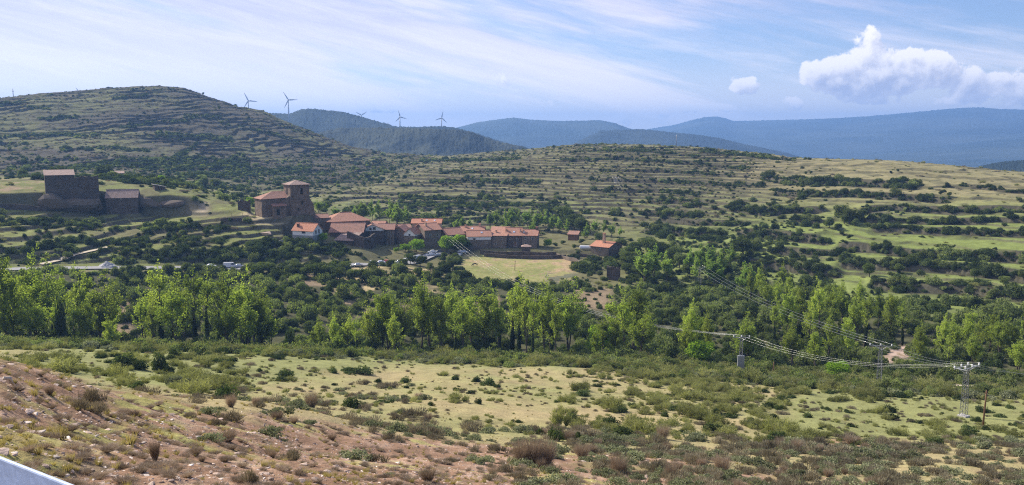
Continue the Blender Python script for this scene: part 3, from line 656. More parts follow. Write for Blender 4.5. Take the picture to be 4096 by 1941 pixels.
# ------------------------------------------------------------------ leaves and plants
def leaf_mesh(name, C, S, mat, rng, parent=None, up=0.0, asp=1.0, tint=None, extra=None, N=None):
    """a crown or bush of separate small leaf faces; C centres, S sizes"""
    n = len(C)
    nrm = rng.normal(size=(n, 3)); nrm[:, 2] += up
    if N is not None: nrm = nrm * 0.55 + N
    nrm /= np.linalg.norm(nrm, axis=1)[:, None] + 1e-9
    h = rng.normal(size=(n, 3)); a = np.cross(nrm, h); a /= np.linalg.norm(a, axis=1)[:, None] + 1e-9; b = np.cross(nrm, a)
    S = np.asarray(S)[:, None]
    q = np.stack([C - a * S * 0.5, C + b * S * 0.5 * asp, C + a * S * 0.5, C - b * S * 0.5 * asp], 1)
    q += rng.normal(size=q.shape) * S[:, None] * 0.10
    f = np.arange(n * 4).reshape(n, 4)
    t = rng.uniform(0, 1, n) if tint is None else tint
    return mesh_np(name, q.reshape(-1, 3), f, mat, parent, attrs={'tint': ('FACE', 'FLOAT', t.astype(np.float32))})
def blade_mesh(name, B, D, Wd, mat, rng, parent=None, tint=None):
    """upright thin blades / twigs: base points B, vectors D, widths"""
    n = len(B); side = np.cross(D, rng.normal(size=(n, 3))); side /= np.linalg.norm(side, axis=1)[:, None] + 1e-9
    w = np.asarray(Wd)[:, None] if hasattr(Wd, '__len__') else Wd
    q = np.stack([B - side * w, B + side * w, B + D + side * w * 0.25, B + D - side * w * 0.25], 1)
    t = rng.uniform(0, 1, n) if tint is None else tint
    return mesh_np(name, q.reshape(-1, 3), np.arange(n * 4).reshape(n, 4), mat, parent, attrs={'tint': ('FACE', 'FLOAT', t.astype(np.float32))})
def unit(rng, n):
    v = rng.normal(size=(n, 3)); return v / np.linalg.norm(v, axis=1)[:, None]

def bush_cloud(rng, n, lobes, flat=0.8, size=0.17, inner=0.45):
    """leaf positions over several overlapping lumps of one bush of radius about 1"""
    L = []
    for k in range(lobes):
        a = rng.uniform(0, 2 * math.pi); d = rng.uniform(0.15, 0.88) if k else 0
        L.append((math.cos(a) * d, math.sin(a) * d, rng.uniform(0.12, 0.62) * flat * (1.1 - 0.6 * d), rng.uniform(0.22, 0.50)))
    L = np.array(L); w = L[:, 3] ** 2; idx = rng.choice(lobes, n, p=w / w.sum())
    u = unit(rng, n); rad = L[idx, 3] * (1 - rng.uniform(0, 1, n) ** 2 * inner) * (1 + 0.16 * np.sin(u[:, 0] * 7 + idx) * np.cos(u[:, 1] * 6 + idx * 2))
    P = L[idx, :3] + u * rad[:, None] * np.array([1, 1, flat * 1.15])
    P[:, 2] = np.abs(P[:, 2] + 0.04)
    tint = np.clip(0.5 + 0.35 * np.sin(idx * 2.4) + rng.normal(size=n) * 0.25, 0, 1)
    return P, size * rng.uniform(0.6, 1.4, n), tint, u
def broom_cloud(rng, n, spread=0.75, height=1.3):
    m = 11; ca = rng.uniform(0, 2 * math.pi, m); cdist = np.sqrt(rng.uniform(0, 1, m)) * 0.7; ch = rng.uniform(0.45, 1.1, m) * (1.1 - 0.5 * cdist); cs = rng.uniform(0.16, 0.34, m)
    i = rng.choice(m, n, p=cs / cs.sum()); a = rng.uniform(0, 2 * math.pi, n); d = np.sqrt(rng.uniform(0, 1, n))
    ctr = np.stack([np.cos(ca) * cdist, np.sin(ca) * cdist, np.zeros(m)], 1)[i]; t = rng.uniform(0.05, 1.0, n) ** 0.8
    lean = np.stack([np.cos(a), np.sin(a), np.zeros(n)], 1) * (d * cs[i] * 1.5)[:, None] + ctr * 0.35 + rng.normal(size=(n, 3)) * 0.06
    B = ctr + lean * 0.1; P = ctr + lean * t[:, None]; P[:, 2] = t * height * ch[i] * (1 - 0.45 * d ** 2) * rng.uniform(0.75, 1.15, n)
    lean = lean + rng.normal(size=(n, 3)) * 0.35
    return P, B, lean
PROTO = {}
def proto_bushes():
    for v in range(5):
        rng = np.random.default_rng(100 + v)
        P, S, t, u = bush_cloud(rng, 1500, 12 + 2 * v, 0.85 + 0.08 * v, 0.125)
        PROTO.setdefault('dark', []).append(leaf_mesh('evergreen_bush', P, S, M['leaf_dark'], rng, tint=t, N=u))
    for v in range(4):
        rng = np.random.default_rng(200 + v)
        P, S, t, u = bush_cloud(rng, 1900, 15, 1.0, 0.12, 0.55)
        PROTO.setdefault('river', []).append(leaf_mesh('riverside_shrub', P, S, M['leaf_river'], rng, tint=t, N=u * 0.6))
    for v in range(4):
        rng = np.random.default_rng(300 + v); P, B, ln = broom_cloud(rng, 1700, 0.8 + 0.15 * v)
        D = ln * 0.22; D[:, 2] = rng.uniform(0.04, 0.20, len(P))
        PROTO.setdefault('broom', []).append(blade_mesh('broom_bush', P, D, rng.uniform(0.014, 0.03, len(P)), M['leaf_broom'], rng, tint=np.clip(P[:, 2] / 1.1 + rng.normal(size=len(P)) * 0.2, 0, 1)))
    for v in range(4):
        rng = np.random.default_rng(400 + v); P, S, t, u = bush_cloud(rng, 1100, 10, 0.62, 0.11, 0.6)
        D = u * 0.14; D[:, 2] = np.abs(D[:, 2]) + 0.09
        PROTO.setdefault('heather', []).append(blade_mesh('heather_clump', P, D, rng.uniform(0.012, 0.028, len(P)), M['leaf_heather'], rng, tint=t))
        PROTO.setdefault('grey', []).append(leaf_mesh('sagebrush', P, S, M['leaf_grey'], rng, tint=t, N=u * 0.5))
    for v in range(3):
        rng = np.random.default_rng(500 + v); n = 420
        a = rng.uniform(0, 2 * math.pi, n); d = rng.uniform(0, 0.25, n); B = np.stack([np.cos(a) * d, np.sin(a) * d, np.zeros(n)], 1)
        D = np.stack([np.cos(a) * rng.uniform(0.1, 0.75, n), np.sin(a) * rng.uniform(0.1, 0.75, n), rng.uniform(0.6, 1.25, n)], 1)
        B2 = B + D * rng.uniform(0.2, 0.7, n)[:, None]; D2 = D * 0.35 + rng.normal(size=(n, 3)) * 0.12
        PROTO.setdefault('twig', []).append(blade_mesh('dry_shrub', np.concatenate([B, B2, B2]), np.concatenate([D, D2, D2 + rng.normal(size=(n, 3)) * 0.12]), 0.008, M['leaf_twig'], rng))
    for v in range(4):
        rng = np.random.default_rng(600 + v); n = 70
        a = rng.uniform(0, 2 * math.pi, n); d = rng.uniform(0, 0.35, n); B = np.stack([np.cos(a) * d, np.sin(a) * d, np.zeros(n)], 1)
        D = np.stack([np.cos(a) * rng.uniform(0, 0.5, n), np.sin(a) * rng.uniform(0, 0.5, n), rng.uniform(0.4, 1.0, n)], 1)
        PROTO.setdefault('tuft', []).append(blade_mesh('grass_tuft', B, D, 0.03, M['leaf_straw'], rng))
proto_bushes()

def limb_tube(mb, p0, p1, r0, r1, rng, seg=5, sag=0.06):
    p0 = Vector(p0); p1 = Vector(p1); L = (p1 - p0).length; pts = []
    for k in range(seg + 1):
        t = k / seg; p = p0.lerp(p1, t)
        if 0 < k < seg: p += Vector(rng.normal(size=3)) * L * sag * 0.4
        pts.append(p)
    mb.tube(pts, [r0 + (r1 - r0) * k / seg for k in range(seg + 1)], 6); return pts
def make_poplar(seed, mat, ivy=False, H=20.0, dens=1.0, wide=1.0, leaf=0.40, name='poplar_tree'):
    """poplar of height H: forked trunk, steep limbs, leaves in upright plumes along each limb"""
    rng = np.random.default_rng(seed); root = empty(name, (0, 0, 0)); mb = MB()
    C, S, T_ = [], [], []
    tips = []
    nt = 1 + (seed % 3)
    for s in range(nt):
        a = rng.uniform(0, 2 * math.pi); lean = (0.09 if nt > 1 else 0.03) * H * wide
        top = Vector((math.cos(a) * lean, math.sin(a) * lean, H * (0.93 if s == 0 else rng.uniform(0.7, 0.88))))
        pts = limb_tube(mb, (0, 0, -1.0), top, 0.26, 0.04, rng, 9, 0.03); tips.append((pts, 0.0, H * 0.055 * wide, s))
        for k in range(int(10 * wide)):
            z = rng.uniform(0.28, 0.82); i = min(int(z * 9), 8); base = pts[i].lerp(pts[i + 1], z * 9 - i)
            an = rng.uniform(0, 2 * math.pi); out = H * (0.20 * (1 - z) + 0.05) * rng.uniform(0.6, 1.25) * wide; rise = min(H * rng.uniform(0.16, 0.32) * (1.3 - z), H * 0.97 - base.z)
            end = base + Vector((math.cos(an) * out, math.sin(an) * out, rise))
            lp = limb_tube(mb, base, end, 0.10, 0.025, rng, 4, 0.1); tips.append((lp, 0.25, H * rng.uniform(0.035, 0.06) * wide, k))
    for pts, start, rad, k in tips:
        n = int(dens * 330 * (1.7 if start == 0.0 else 1.0)); P = np.array([tuple(p) for p in pts])
        lo = 0.42 if start == 0.0 else start
        t = rng.uniform(lo, 1.12, n) * (len(P) - 1); i = np.clip(t.astype(int), 0, len(P) - 2); f = (t - i)[:, None]
        c = P[i] * (1 - f) + P[i + 1] * f
        prof = np.sin(np.clip((t / (len(P) - 1) - lo) / (1.12 - lo), 0.03, 0.97) * math.pi) ** 0.42
        # ragged plumes: leaves gather in knots along the limb
        kn = np.round(t * 1.7) + k; off = unit(rng, n) * (rad * prof * rng.uniform(0.35, 1.15, n) ** 0.6)[:, None]
        c = c + off + np.stack([np.sin(kn * 5.1), np.cos(kn * 3.3), np.sin(kn * 2.2) * 0.6], 1) * rad * 0.45
        C.append(c); S.append(leaf * rng.uniform(0.6, 1.3, n)); T_.append(np.clip(0.45 + 0.3 * np.sin(kn * 1.9) + rng.normal(size=n) * 0.2, 0, 1))
    C = np.concatenate(C)
    mb.build('trunk', M['bark'], root, smooth=True)
    leaf_mesh('crown', C, np.concatenate(S), mat, rng, root, tint=np.concatenate(T_))
    if ivy:
        n = 1500; t = rng.uniform(0, 1, n) ** 1.1; pr = (0.05 + 0.5 * np.sin(np.clip(t + 0.1, 0, 1) * math.pi)) * 0.09 * H * 0.6
        u = unit(rng, n); P = np.stack([u[:, 0] * pr, u[:, 1] * pr, t * H * 0.52], 1)
        leaf_mesh('ivy', P, 0.42 * rng.uniform(0.6, 1.3, n), M['leaf_dark'], rng, root, N=u)
    return root
def make_round_tree(seed, mat, H=7.0, W=6.0, name='oak_tree', n=3600, leaf=0.34):
    rng = np.random.default_rng(seed); root = empty(name, (0, 0, 0)); mb = MB()
    limb_tube(mb, (0, 0, -0.8), (0.1, 0.1, H * 0.5), 0.24, 0.16, rng, 4, 0.04)
    L = []
    for k in range(15):
        a = rng.uniform(0, 2 * math.pi); d = rng.uniform(0.15, 0.62) * W / 2 * (k > 0); z = H * rng.uniform(0.36, 0.80)
        p = (math.cos(a) * d, math.sin(a) * d, z); L.append(p + (W * rng.uniform(0.15, 0.27),))
        limb_tube(mb, (0.1, 0.1, H * 0.35), p, 0.10, 0.03, rng, 3, 0.08)
    L = np.array(L); w = L[:, 3] ** 2; idx = rng.choice(len(L), n, p=w / w.sum()); u = unit(rng, n)
    P = L[idx, :3] + u * (L[idx, 3] * rng.uniform(0.45, 1.1, n) ** 0.5)[:, None] * np.array([1, 1, 0.85])
    P[:, 2] = np.maximum(P[:, 2], H * 0.1)
    mb.build('trunk', M['bark'], root, smooth=True)
    leaf_mesh('crown', P, leaf * rng.uniform(0.6, 1.3, n), mat, rng, root, tint=np.clip(0.5 + 0.4 * np.sin(idx * 2.1) + rng.normal(size=n) * 0.2, 0, 1), N=u * 0.7)
    return root
TREE = {
    'poplar': [make_poplar(s, M['leaf_poplar'], ivy=(s % 4 == 3), wide=w, dens=0.5, leaf=0.36) for s, w in ((1, 0.9), (2, 1.0), (3, 0.95), (5, 1.15), (7, 0.9), (8, 1.1))],
    'farpoplar': [make_poplar(s, M['leaf_poplar_far'], wide=w, dens=0.5, leaf=0.6, name='aspen_tree') for s, w in ((21, 1.1), (22, 1.3), (23, 1.2), (24, 1.0))],
    'oak': [make_round_tree(s, M['leaf_oak']) for s in (31, 32, 33, 34)],
    'lime': [make_round_tree(s, M['leaf_lime'], name='lime_green_tree', n=3000) for s in (41, 42)],
    'holm': [make_round_tree(s, M['leaf_dark'], name='evergreen_tree') for s in (51, 52)],
}
USED = set()
def plant_tree(kind, px, ytop, r, label, group=None, cat='tree', v=None, wid=1.0, hmin=2.0, base_h=None):
    """stand a tree so that its top reaches the sight line through (px, ytop) at distance r"""
    a, t = pix(px, ytop); a = float(a); x, y = math.sin(a) * r, math.cos(a) * r; z = float(ground(x, y))
    h = max(float(t) * r - z, hmin)
    lst = TREE[kind]; i = v if v is not None else RNG.randrange(len(lst)); p = lst[i % len(lst)]
    if (kind, i) in USED: o = copy_tree(p)
    else: o = p; USED.add((kind, i))
    H0 = 20.0 if 'poplar' in kind else 7.0
    s = h / H0; sx = s * wid; sx = min(sx, s * 1.6)
    if 'poplar' in kind: sx = max(sx, 0.45)
    o.location = (x, y, z - 0.1); o.scale = (sx, sx * RNG.uniform(0.9, 1.1), s); o.rotation_euler = (RNG.uniform(-.04, .04), RNG.uniform(-.04, .04), RNG.uniform(0, 6.28))
    tag(o, label, cat, group); return o
RNG = random.Random(4)

# ---- poplars along the stream; each entry: where it stands, top, distance
PG = [
    ('yellow-green poplars standing at the west end of the stream', [(8, 262, 228), (22, 254, 236), (40, 262, 226), (60, 272, 240), (50, 300, 214), (-8, 268, 224), (-10, 224, 226), (75, 270, 232), (88, 267, 242), (98, 280, 228), (86, 300, 215), (108, 296, 232), (4, 290, 212), (30, 290, 214), (112, 318, 216), (70, 300, 214)]),
    ('tall poplars in the dense grove beside the bare brown gap', [(140, 292, 222), (150, 275, 236), (158, 268, 230), (168, 274, 222), (180, 271, 238), (192, 273, 226), (204, 272, 240), (216, 276, 226), (228, 279, 236), (240, 275, 228), (252, 283, 236), (262, 290, 226), (172, 285, 214), (198, 290, 214), (224, 292, 216), (246, 296, 218), (152, 300, 214), (270, 312, 222)]),
    ('young lime-yellow poplars near the middle of the stream', [(322, 322, 216), (334, 318, 222), (346, 312, 218), (356, 318, 212), (338, 332, 212), (312, 330, 214)]),
    ('poplars below the horse meadow on the stream bank', [(372, 302, 224), (380, 295, 232), (388, 290, 226), (398, 297, 220), (410, 288, 232), (420, 281, 226), (430, 282, 236), (440, 292, 222), (452, 290, 230), (463, 296, 222), (472, 290, 236), (482, 286, 228), (492, 289, 240), (500, 298, 224), (395, 312, 213), (425, 305, 214), (455, 312, 213), (480, 310, 215)]),
    ('tallest poplars with bare dark trunks in mid stream row', [(512, 286, 226), (519, 281, 232), (527, 279, 226), (536, 280, 236), (545, 283, 228), (552, 286, 222), (561, 281, 234), (569, 285, 228), (575, 296, 220), (533, 298, 214), (556, 302, 214)]),
    ('poplars east of the stream grove near the steel pylon', [(602, 312, 216), (598, 330, 208), (612, 298, 238), (625, 294, 230), (636, 288, 240), (648, 294, 232), (640, 306, 216), (618, 318, 212), (688, 304, 226), (698, 306, 232), (708, 310, 222), (748, 312, 226), (742, 318, 232), (690, 322, 213)]),
    ('poplars clustered at the foot of the eastern terraces', [(775, 302, 250), (790, 292, 262), (800, 288, 272), (812, 290, 264), (822, 284, 280), (834, 290, 268), (845, 284, 285), (858, 292, 268), (868, 296, 258), (880, 290, 282), (893, 294, 276), (905, 300, 262), (810, 310, 240), (830, 312, 236), (850, 316, 238), (795, 322, 228), (818, 326, 222)]),
    ('upper poplars on the slope under the terraces', [(768, 282, 300), (778, 278, 310), (790, 276, 318), (815, 284, 300), (828, 280, 310), (842, 282, 312), (860, 284, 308), (752, 268, 318), (760, 264, 325), (782, 262, 330), (796, 284, 300)]),
    ('poplars at the far east end of the stream', [(920, 322, 236), (932, 326, 228), (945, 320, 240), (956, 318, 248), (968, 312, 256), (980, 318, 248), (992, 314, 256), (1003, 318, 248), (1014, 320, 244), (1026, 316, 250), (1036, 320, 244), (975, 330, 228), (1000, 334, 226), (1020, 338, 224), (950, 338, 224)]),
]
for gl, lst in PG:
    for (x, y, r) in lst:
        if RNG.random() < 0.14 and r < 240 and x > 130: continue
        plant_tree('poplar', x, y + RNG.uniform(-7, 1), r + RNG.uniform(-4, 4), gl[0:].replace('poplars', 'poplar').replace('trunks', 'trunk'), gl, v=None, wid=RNG.uniform(0.7, 1.15))
FP = [
    ('aspen behind the village roofs east of the church', 'aspens behind the village roofs', [(355, 206, 448), (363, 201, 452), (372, 199, 455), (380, 200, 452), (389, 199, 456), (397, 203, 450), (404, 206, 452), (326, 203, 452), (318, 200, 455), (311, 203, 450), (335, 207, 450)]),
    ('aspen between the long stone row and the far terraces', 'aspens behind the long stone row', [(455, 219, 456), (462, 216, 460), (470, 218, 456), (490, 212, 470), (497, 210, 474), (504, 209, 470), (512, 208, 474), (520, 210, 472), (528, 209, 476), (537, 211, 470), (545, 212, 472), (553, 213, 466), (560, 217, 462), (567, 219, 458), (508, 219, 452), (533, 222, 450)]),
    ('aspen beside the lone house with an orange roof', 'aspens round the lone house', [(588, 222, 450), (596, 219, 452), (604, 220, 448), (612, 223, 446), (620, 226, 440), (585, 229, 442)]),
    ('aspen on the terraces beside the small distant pylon', 'aspens on the eastern terraces', [(690, 247, 362), (700, 244, 366), (710, 246, 362), (720, 249, 360), (742, 262, 335), (750, 264, 332), (696, 256, 350), (716, 258, 350), (730, 244, 380), (645, 250, 350), (655, 246, 356), (668, 252, 350)]),
]
for lb, gp_, lst in FP:
    for (x, y, r) in lst: plant_tree('farpoplar', x, y, r, lb, gp_, wid=RNG.uniform(0.95, 1.3))
# ---- broadleaf trees
OK_ = [
    ('dark oak on the terraced eastern slope', 'oaks standing clear on the eastern terraces',
     [(843, 204, 470, 1.0), (850, 208, 462, 1.1), (862, 208, 470, 1.1), (830, 217, 452, 1.0), (838, 222, 448, 1.1), (845, 214, 462, 1.2), (856, 218, 458, 1.2), (868, 222, 455, 1.1), (842, 233, 440, 1.1), (850, 240, 430, 1.1), (806, 194, 520, .9), (803, 190, 540, .8), (743, 236, 400, 1.2), (880, 246, 415, 1.0), (886, 240, 420, .9), (700, 192, 560, .8), (690, 191, 560, .8), (944, 195, 520, 1.0), (940, 198, 515, 1.0), (949, 199, 512, 1.0), (811, 170, 600, .8), (806, 172, 600, .8), (1020, 198, 505, 1.1), (1026, 202, 500, 1.1), (900, 262, 380, 1.0), (975, 268, 370, 1.0), (1006, 275, 360, 1.1), (870, 262, 375, .9), (725, 262, 372, 1.2), (636, 240, 400, 1.1), (648, 236, 408, 1.1), (660, 241, 400, 1.1), (672, 246, 392, 1.1), (680, 252, 380, 1.1), (626, 244, 392, 1.0), (668, 258, 372, 1.0), (688, 262, 362, 1.1), (600, 232, 430, 1.0), (575, 212, 470, 1.1), (582, 216, 462, 1.1), (563, 205, 480, .9)]),
    ('dark oak on the bank below the church and village', 'oaks on the bank below the village',
     [(140, 263, 335, 1.1), (186, 262, 335, 1.2), (198, 263, 334, 1.2), (252, 262, 336, 1.2), (262, 261, 335, 1.2), (281, 262, 335, 1.1), (296, 261, 337, 1.2), (310, 260, 337, 1.2), (322, 261, 336, 1.2), (334, 260, 337, 1.1), (346, 260, 338, 1.2), (374, 259, 343, 1.1), (390, 258, 345, 1.2), (404, 258, 348, 1.1), (424, 255, 372, 1.0), (444, 251, 384, 1.0), (456, 252, 384, 1.1), (578, 262, 372, 1.0), (586, 258, 382, 1.1), (594, 260, 378, 1.1), (628, 250, 385, 1.2), (634, 254, 378, 1.2), (626, 262, 366, 1.1), (640, 262, 362, 1.2), (600, 270, 356, 1.0), (590, 272, 354, 1.0), (616, 240, 412, 1.1), (622, 238, 414, 1.2), (574, 246, 405, 1.0), (555, 244, 412, 1.0), (563, 240, 422, 1.1), (582, 238, 425, 1.1), (445, 262, 350, 1.0), (452, 259, 356, 1.0), (275, 243, 372, 1.2), (262, 246, 368, 1.2), (288, 240, 374, 1.1), (300, 246, 368, 1.1), (315, 244, 366, 1.2), (125, 244, 366, 1.2), (134, 243, 368, 1.2), (142, 246, 366, 1.2), (150, 248, 362, 1.1), (165, 246, 366, 1.2), (178, 246, 366, 1.2), (192, 245, 366, 1.2), (206, 244, 368, 1.2), (220, 246, 366, 1.2), (236, 244, 366, 1.2), (248, 246, 364, 1.2), (131, 263, 330, .9), (345, 262, 336, 1.1), (360, 268, 330, 1.1), (336, 258, 345, 1.1), (372, 262, 340, 1.0), (395, 262, 338, 1.0), (290, 264, 332, 1.2), (306, 266, 328, 1.2), (320, 268, 326, 1.1), (275, 266, 330, 1.1), (332, 272, 320, 1.1), (410, 252, 362, 1.0), (420, 255, 360, .9), (468, 271, 334, 1.1), (456, 270, 336, .9), (430, 262, 348, .8), (222, 264, 334, 1.0), (206, 264, 332, .9), (246, 264, 332, 1.2), (258, 263, 330, 1.2), (268, 262, 333, 1.2), (298, 262, 330, 1.2), (314, 262, 328, 1.2), (327, 264, 326, 1.2), (339, 266, 324, 1.2), (352, 268, 322, 1.1), (190, 266, 332, 1.0), (178, 267, 330, 1.0), (152, 267, 330, 1.0), (403, 264, 334, 1.1), (418, 266, 332, 1.0), (436, 270, 330, 1.0), (380, 268, 328, 1.1), (366, 270, 326, 1.0)]),
    ('dark oak at the hamlet above the road', 'oaks round the ruined hamlet',
     [(46, 238, 385, .8), (42, 222, 400, .8), (82, 230, 388, .7), (18, 222, 404, 1.0), (30, 220, 404, 1.0), (8, 226, 396, 1.0), (52, 166, 500, .8), (22, 168, 510, .9), (100, 165, 560, .9), (106, 163, 560, .9), (70, 166, 560, .8), (60, 164, 560, .8), (190, 216, 398, .9), (182, 218, 398, .8), (230, 220, 394, .7), (166, 226, 390, .7), (182, 229, 385, .7), (150, 226, 392, .6), (222, 226, 392, .6), (204, 176, 600, .9), (215, 178, 600, 1.0)]),
]
for lb, gp_, lst in OK_:
    for (x, y, r, w) in lst: plant_tree('oak', x, y, r, lb, gp_, wid=w * 1.25, hmin=2.6)
for (x, y, r, w, lb) in [(898, 169, 590, 1.2, 'big round evergreen oak standing above the hedge on the upper terrace'), (891, 172, 588, 1.0, 'smaller evergreen oak leaning on the big round crown on the upper terrace'),
                         (203, 92, 1098, 1.0, 'lone wind-bent pine on the crest of the big hill'), (360, 207, 445, .9, 'dark round tree between church tower and aspens'), (346, 208, 450, 0.9, 'small dark tree close behind the church tower'),
                         (412, 216, 455, .8, 'dark cypress-like tree behind the orange chimney roof'), (464, 236, 402, 1.4, 'dark tree hiding the foot of the white plaster wall'), (455, 240, 398, 1.3, 'dark green tree by the village parking place')]:
    plant_tree('holm', x, y, r, lb, wid=w * 1.2)
for (x, y, r, w, lb) in [(416, 238, 392, 1.5, 'leafy green tree standing in front of the tall gabled house'), (405, 243, 388, 1.5, 'bushy green tree at the bend of the village road'), (396, 247, 384, 1.4, 'low green tree beside the parked cars on the road'),
                         (446, 234, 396, 1.3, 'bright lime tree at the west end of the stone row'), (458, 233, 400, 1.0, 'lime tree rising in front of the first gable'), (548, 238, 410, 1.2, 'round green tree at the east end of the long stone row'),
                         (162, 174, 468, 1.1, 'bright yellow-green tree beside the small stone barn'), (605, 322, 224, 1.1, 'bright green round tree between the stream poplars'), (838, 360, 206, 1.6, 'low bright lime-green tree near the track'),
                         (700, 338, 212, 1.4, 'rounded bright green tree under the wires'), (322, 232, 381, 1.3, 'small lime-green tree in the garden of the white house'), (250, 196, 440, 1.3, 'pale green tree behind the west end of the church')]:
    plant_tree('lime' if 'dark' not in lb else 'oak', x, y, r, lb, wid=w)

# ------------------------------------------------------------------ scattering: the largest shrubs as things, the rest as one mass per kind
def visible_r(n, rmin, rmax, rng, pxr=(-40, 1064)):
    a0 = float(pix(pxr[0], 240)[0]); a1 = float(pix(pxr[1], 240)[0])
    a = rng.uniform(a0, a1, n); r = np.sqrt(rng.uniform(rmin ** 2, rmax ** 2, n))
    return a, r
def field(G_, a, r):
    j = np.clip(np.searchsorted(AZ, a) - 1, 0, len(AZ) - 1); i = np.clip(np.searchsorted(RR, r) - 1, 0, len(RR) - 1); return G_[j, i]
# line of sight clearance: highest sight line so far in each column, used to leave out what nothing shows
TAN = ZF / RG; HORIZ = np.maximum.accumulate(np.where(RG > 8, TAN, -9), axis=1)
MASS = {}
def mass(name, kind, x, y, s, sz, label, sink=0.05, near_r=None, z=None):
    """everything of a kind that is too many to be told apart: one object, its points carry size, turn and variant"""
    if z is None: z = ground(x, y)
    n = len(x); rng = np.random.default_rng(len(MASS) + 77)
    me = bpy.data.meshes.new(name); me.vertices.add(n)
    me.vertices.foreach_set('co', np.stack([x, y, z - sink * s], 1).astype(np.float32).ravel())
    a = me.attributes.new('turn', 'FLOAT_VECTOR', 'POINT'); a.data.foreach_set('vector', np.stack([rng.normal(size=n) * 0.08, rng.normal(size=n) * 0.08, rng.uniform(0, 6.28, n)], 1).astype(np.float32).ravel())
    a = me.attributes.new('size', 'FLOAT_VECTOR', 'POINT'); a.data.foreach_set('vector', np.stack([s * rng.uniform(0.8, 1.35, n), s * rng.uniform(0.7, 1.2, n), sz], 1).astype(np.float32).ravel())
    o = bpy.data.objects.new(name, me); COL.objects.link(o); tag(o, label, kind='stuff')
    ng = bpy.data.node_groups.new(name, 'GeometryNodeTree'); ng.interface.new_socket('Geometry', in_out='INPUT', socket_type='NodeSocketGeometry'); ng.interface.new_socket('Geometry', in_out='OUTPUT', socket_type='NodeSocketGeometry')
    N_ = ng.nodes; gi = N_.new('NodeGroupInput'); go = N_.new('NodeGroupOutput'); jn = N_.new('GeometryNodeJoinGeometry')
    for p in PROTO[kind]:
        oi = N_.new('GeometryNodeObjectInfo'); oi.inputs[0].default_value = p; oi.transform_space = 'ORIGINAL'
        gti = N_.new('GeometryNodeGeometryToInstance'); ng.links.new(oi.outputs['Geometry'], gti.inputs[0]); ng.links.new(gti.outputs[0], jn.inputs[0])
    ip = N_.new('GeometryNodeInstanceOnPoints'); ng.links.new(gi.outputs[0], ip.inputs['Points']); ng.links.new(jn.outputs[0], ip.inputs['Instance'])
    ip.inputs['Pick Instance'].default_value = True
    rv = N_.new('FunctionNodeRandomValue'); rv.data_type = 'INT'
    [s_ for s_ in rv.inputs if s_.name == 'Max' and s_.type == 'INT'][0].default_value = len(PROTO[kind]) - 1
    ng.links.new([s_ for s_ in rv.outputs if s_.type == 'INT'][0], ip.inputs['Instance Index'])
    for nm, sk in (('turn', 'Rotation'), ('size', 'Scale')):
        na = N_.new('GeometryNodeInputNamedAttribute'); na.data_type = 'FLOAT_VECTOR'; na.inputs[0].default_value = nm; ng.links.new(na.outputs[0], ip.inputs[sk])
    ng.links.new(ip.outputs[0], go.inputs[0])
    md = o.modifiers.new('spread', 'NODES'); md.node_group = ng; MASS[name] = o
    return o
PUSED = {}
def place_bush(kind, x, y, s, sz, label, group, cat='bush', sink=0.05, z=None, rng=RNG):
    lst = PROTO[kind]; i = rng.randrange(len(lst))
    if i in PUSED.setdefault(kind, set()):
        # use every prototype first, so that none is left over
        free = [k for k in range(len(lst)) if k not in PUSED[kind]]
        i = free[0] if free else i
    if i in PUSED[kind]: o = lst[i].copy(); COL.objects.link(o)
    else: o = lst[i]; PUSED[kind].add(i)
    zz = float(ground(x, y)) if z is None else z
    o.location = (x, y, zz - sink * s); o.scale = (s, s * rng.uniform(0.8, 1.2), sz); o.rotation_euler = (0, 0, rng.uniform(0, 6.28))
    tag(o, label, cat, group); return o
def visible(x, y, h):
    a = np.arctan2(x, y); r = np.hypot(x, y); z = ground(x, y)
    return (z + h) / r > field(HORIZ, a, r - 1.5) - 0.001
def split_scatter(kind, x, y, s, sz, n_ind, mass_name, mass_label, label_fn, cat='bush', sink=0.05):
    """largest in the picture become things, the others one mass"""
    vis = visible(x, y, sz * 1.2); x, y, s, sz = x[vis], y[vis], s[vis], sz[vis]
    r = np.hypot(x, y); px, py = to_pix(x, y, ground(x, y)); rank = np.argsort(-s / r * ((px > 0) & (px < 1024) & (py < 490) & (py > 60)))
    ind, rest = rank[:n_ind], rank[n_ind:]
    for k in ind:
        lb, gp_ = label_fn(px[k], py[k], r[k]); place_bush(kind, float(x[k]), float(y[k]), float(s[k]), float(sz[k]), lb, gp_, cat, sink)
    if len(rest): mass(mass_name, kind, x[rest], y[rest], s[rest], sz[rest], mass_label, sink)

rg = np.random.default_rng(9)
# ---- evergreen scrub on every slope beyond the stream
KEEP = []          # places that stay clear: (px0, px1, r0, r1)
def clear(*a): KEEP.append(a)
clear(255, 330, 372, 432); clear(320, 560, 396, 450); clear(578, 628, 396, 422); clear(48, 142, 418, 450); clear(105, 145, 408, 432)
clear(40, 440, 339, 348.5); clear(462, 572, 350, 399); clear(600, 626, 352, 372); clear(98, 120, 336, 352); clear(140, 205, 405, 424); clear(0, 50, 408, 424); clear(60, 330, 398, 412); clear(500, 545, 398, 416); clear(555, 600, 410, 440)
def is_clear(px, r):
    k = np.zeros(len(px), bool)
    for a, b, c, d in KEEP: k |= (px > a) & (px < b) & (r > c) & (r < d)
    return k
a, r = visible_r(300000, 208, 1120, rg)
w = rg.uniform(0, 1, len(a))
x, y = np.sin(a) * r, np.cos(a) * r
lhv, mhv, rhv, risv = field(left_hill, a, r), field(mid_hill, a, r), field(right_hill, a, r), field(RISER, a, r)
zz = ground(x, y); px, py = to_pix(x, y, zz)
n1, n2, n3 = fbm(x / 26, y / 26, 3, 71), fbm(x / 9, y / 9, 2, 72), fbm(x / 60, y / 60, 2, 73)
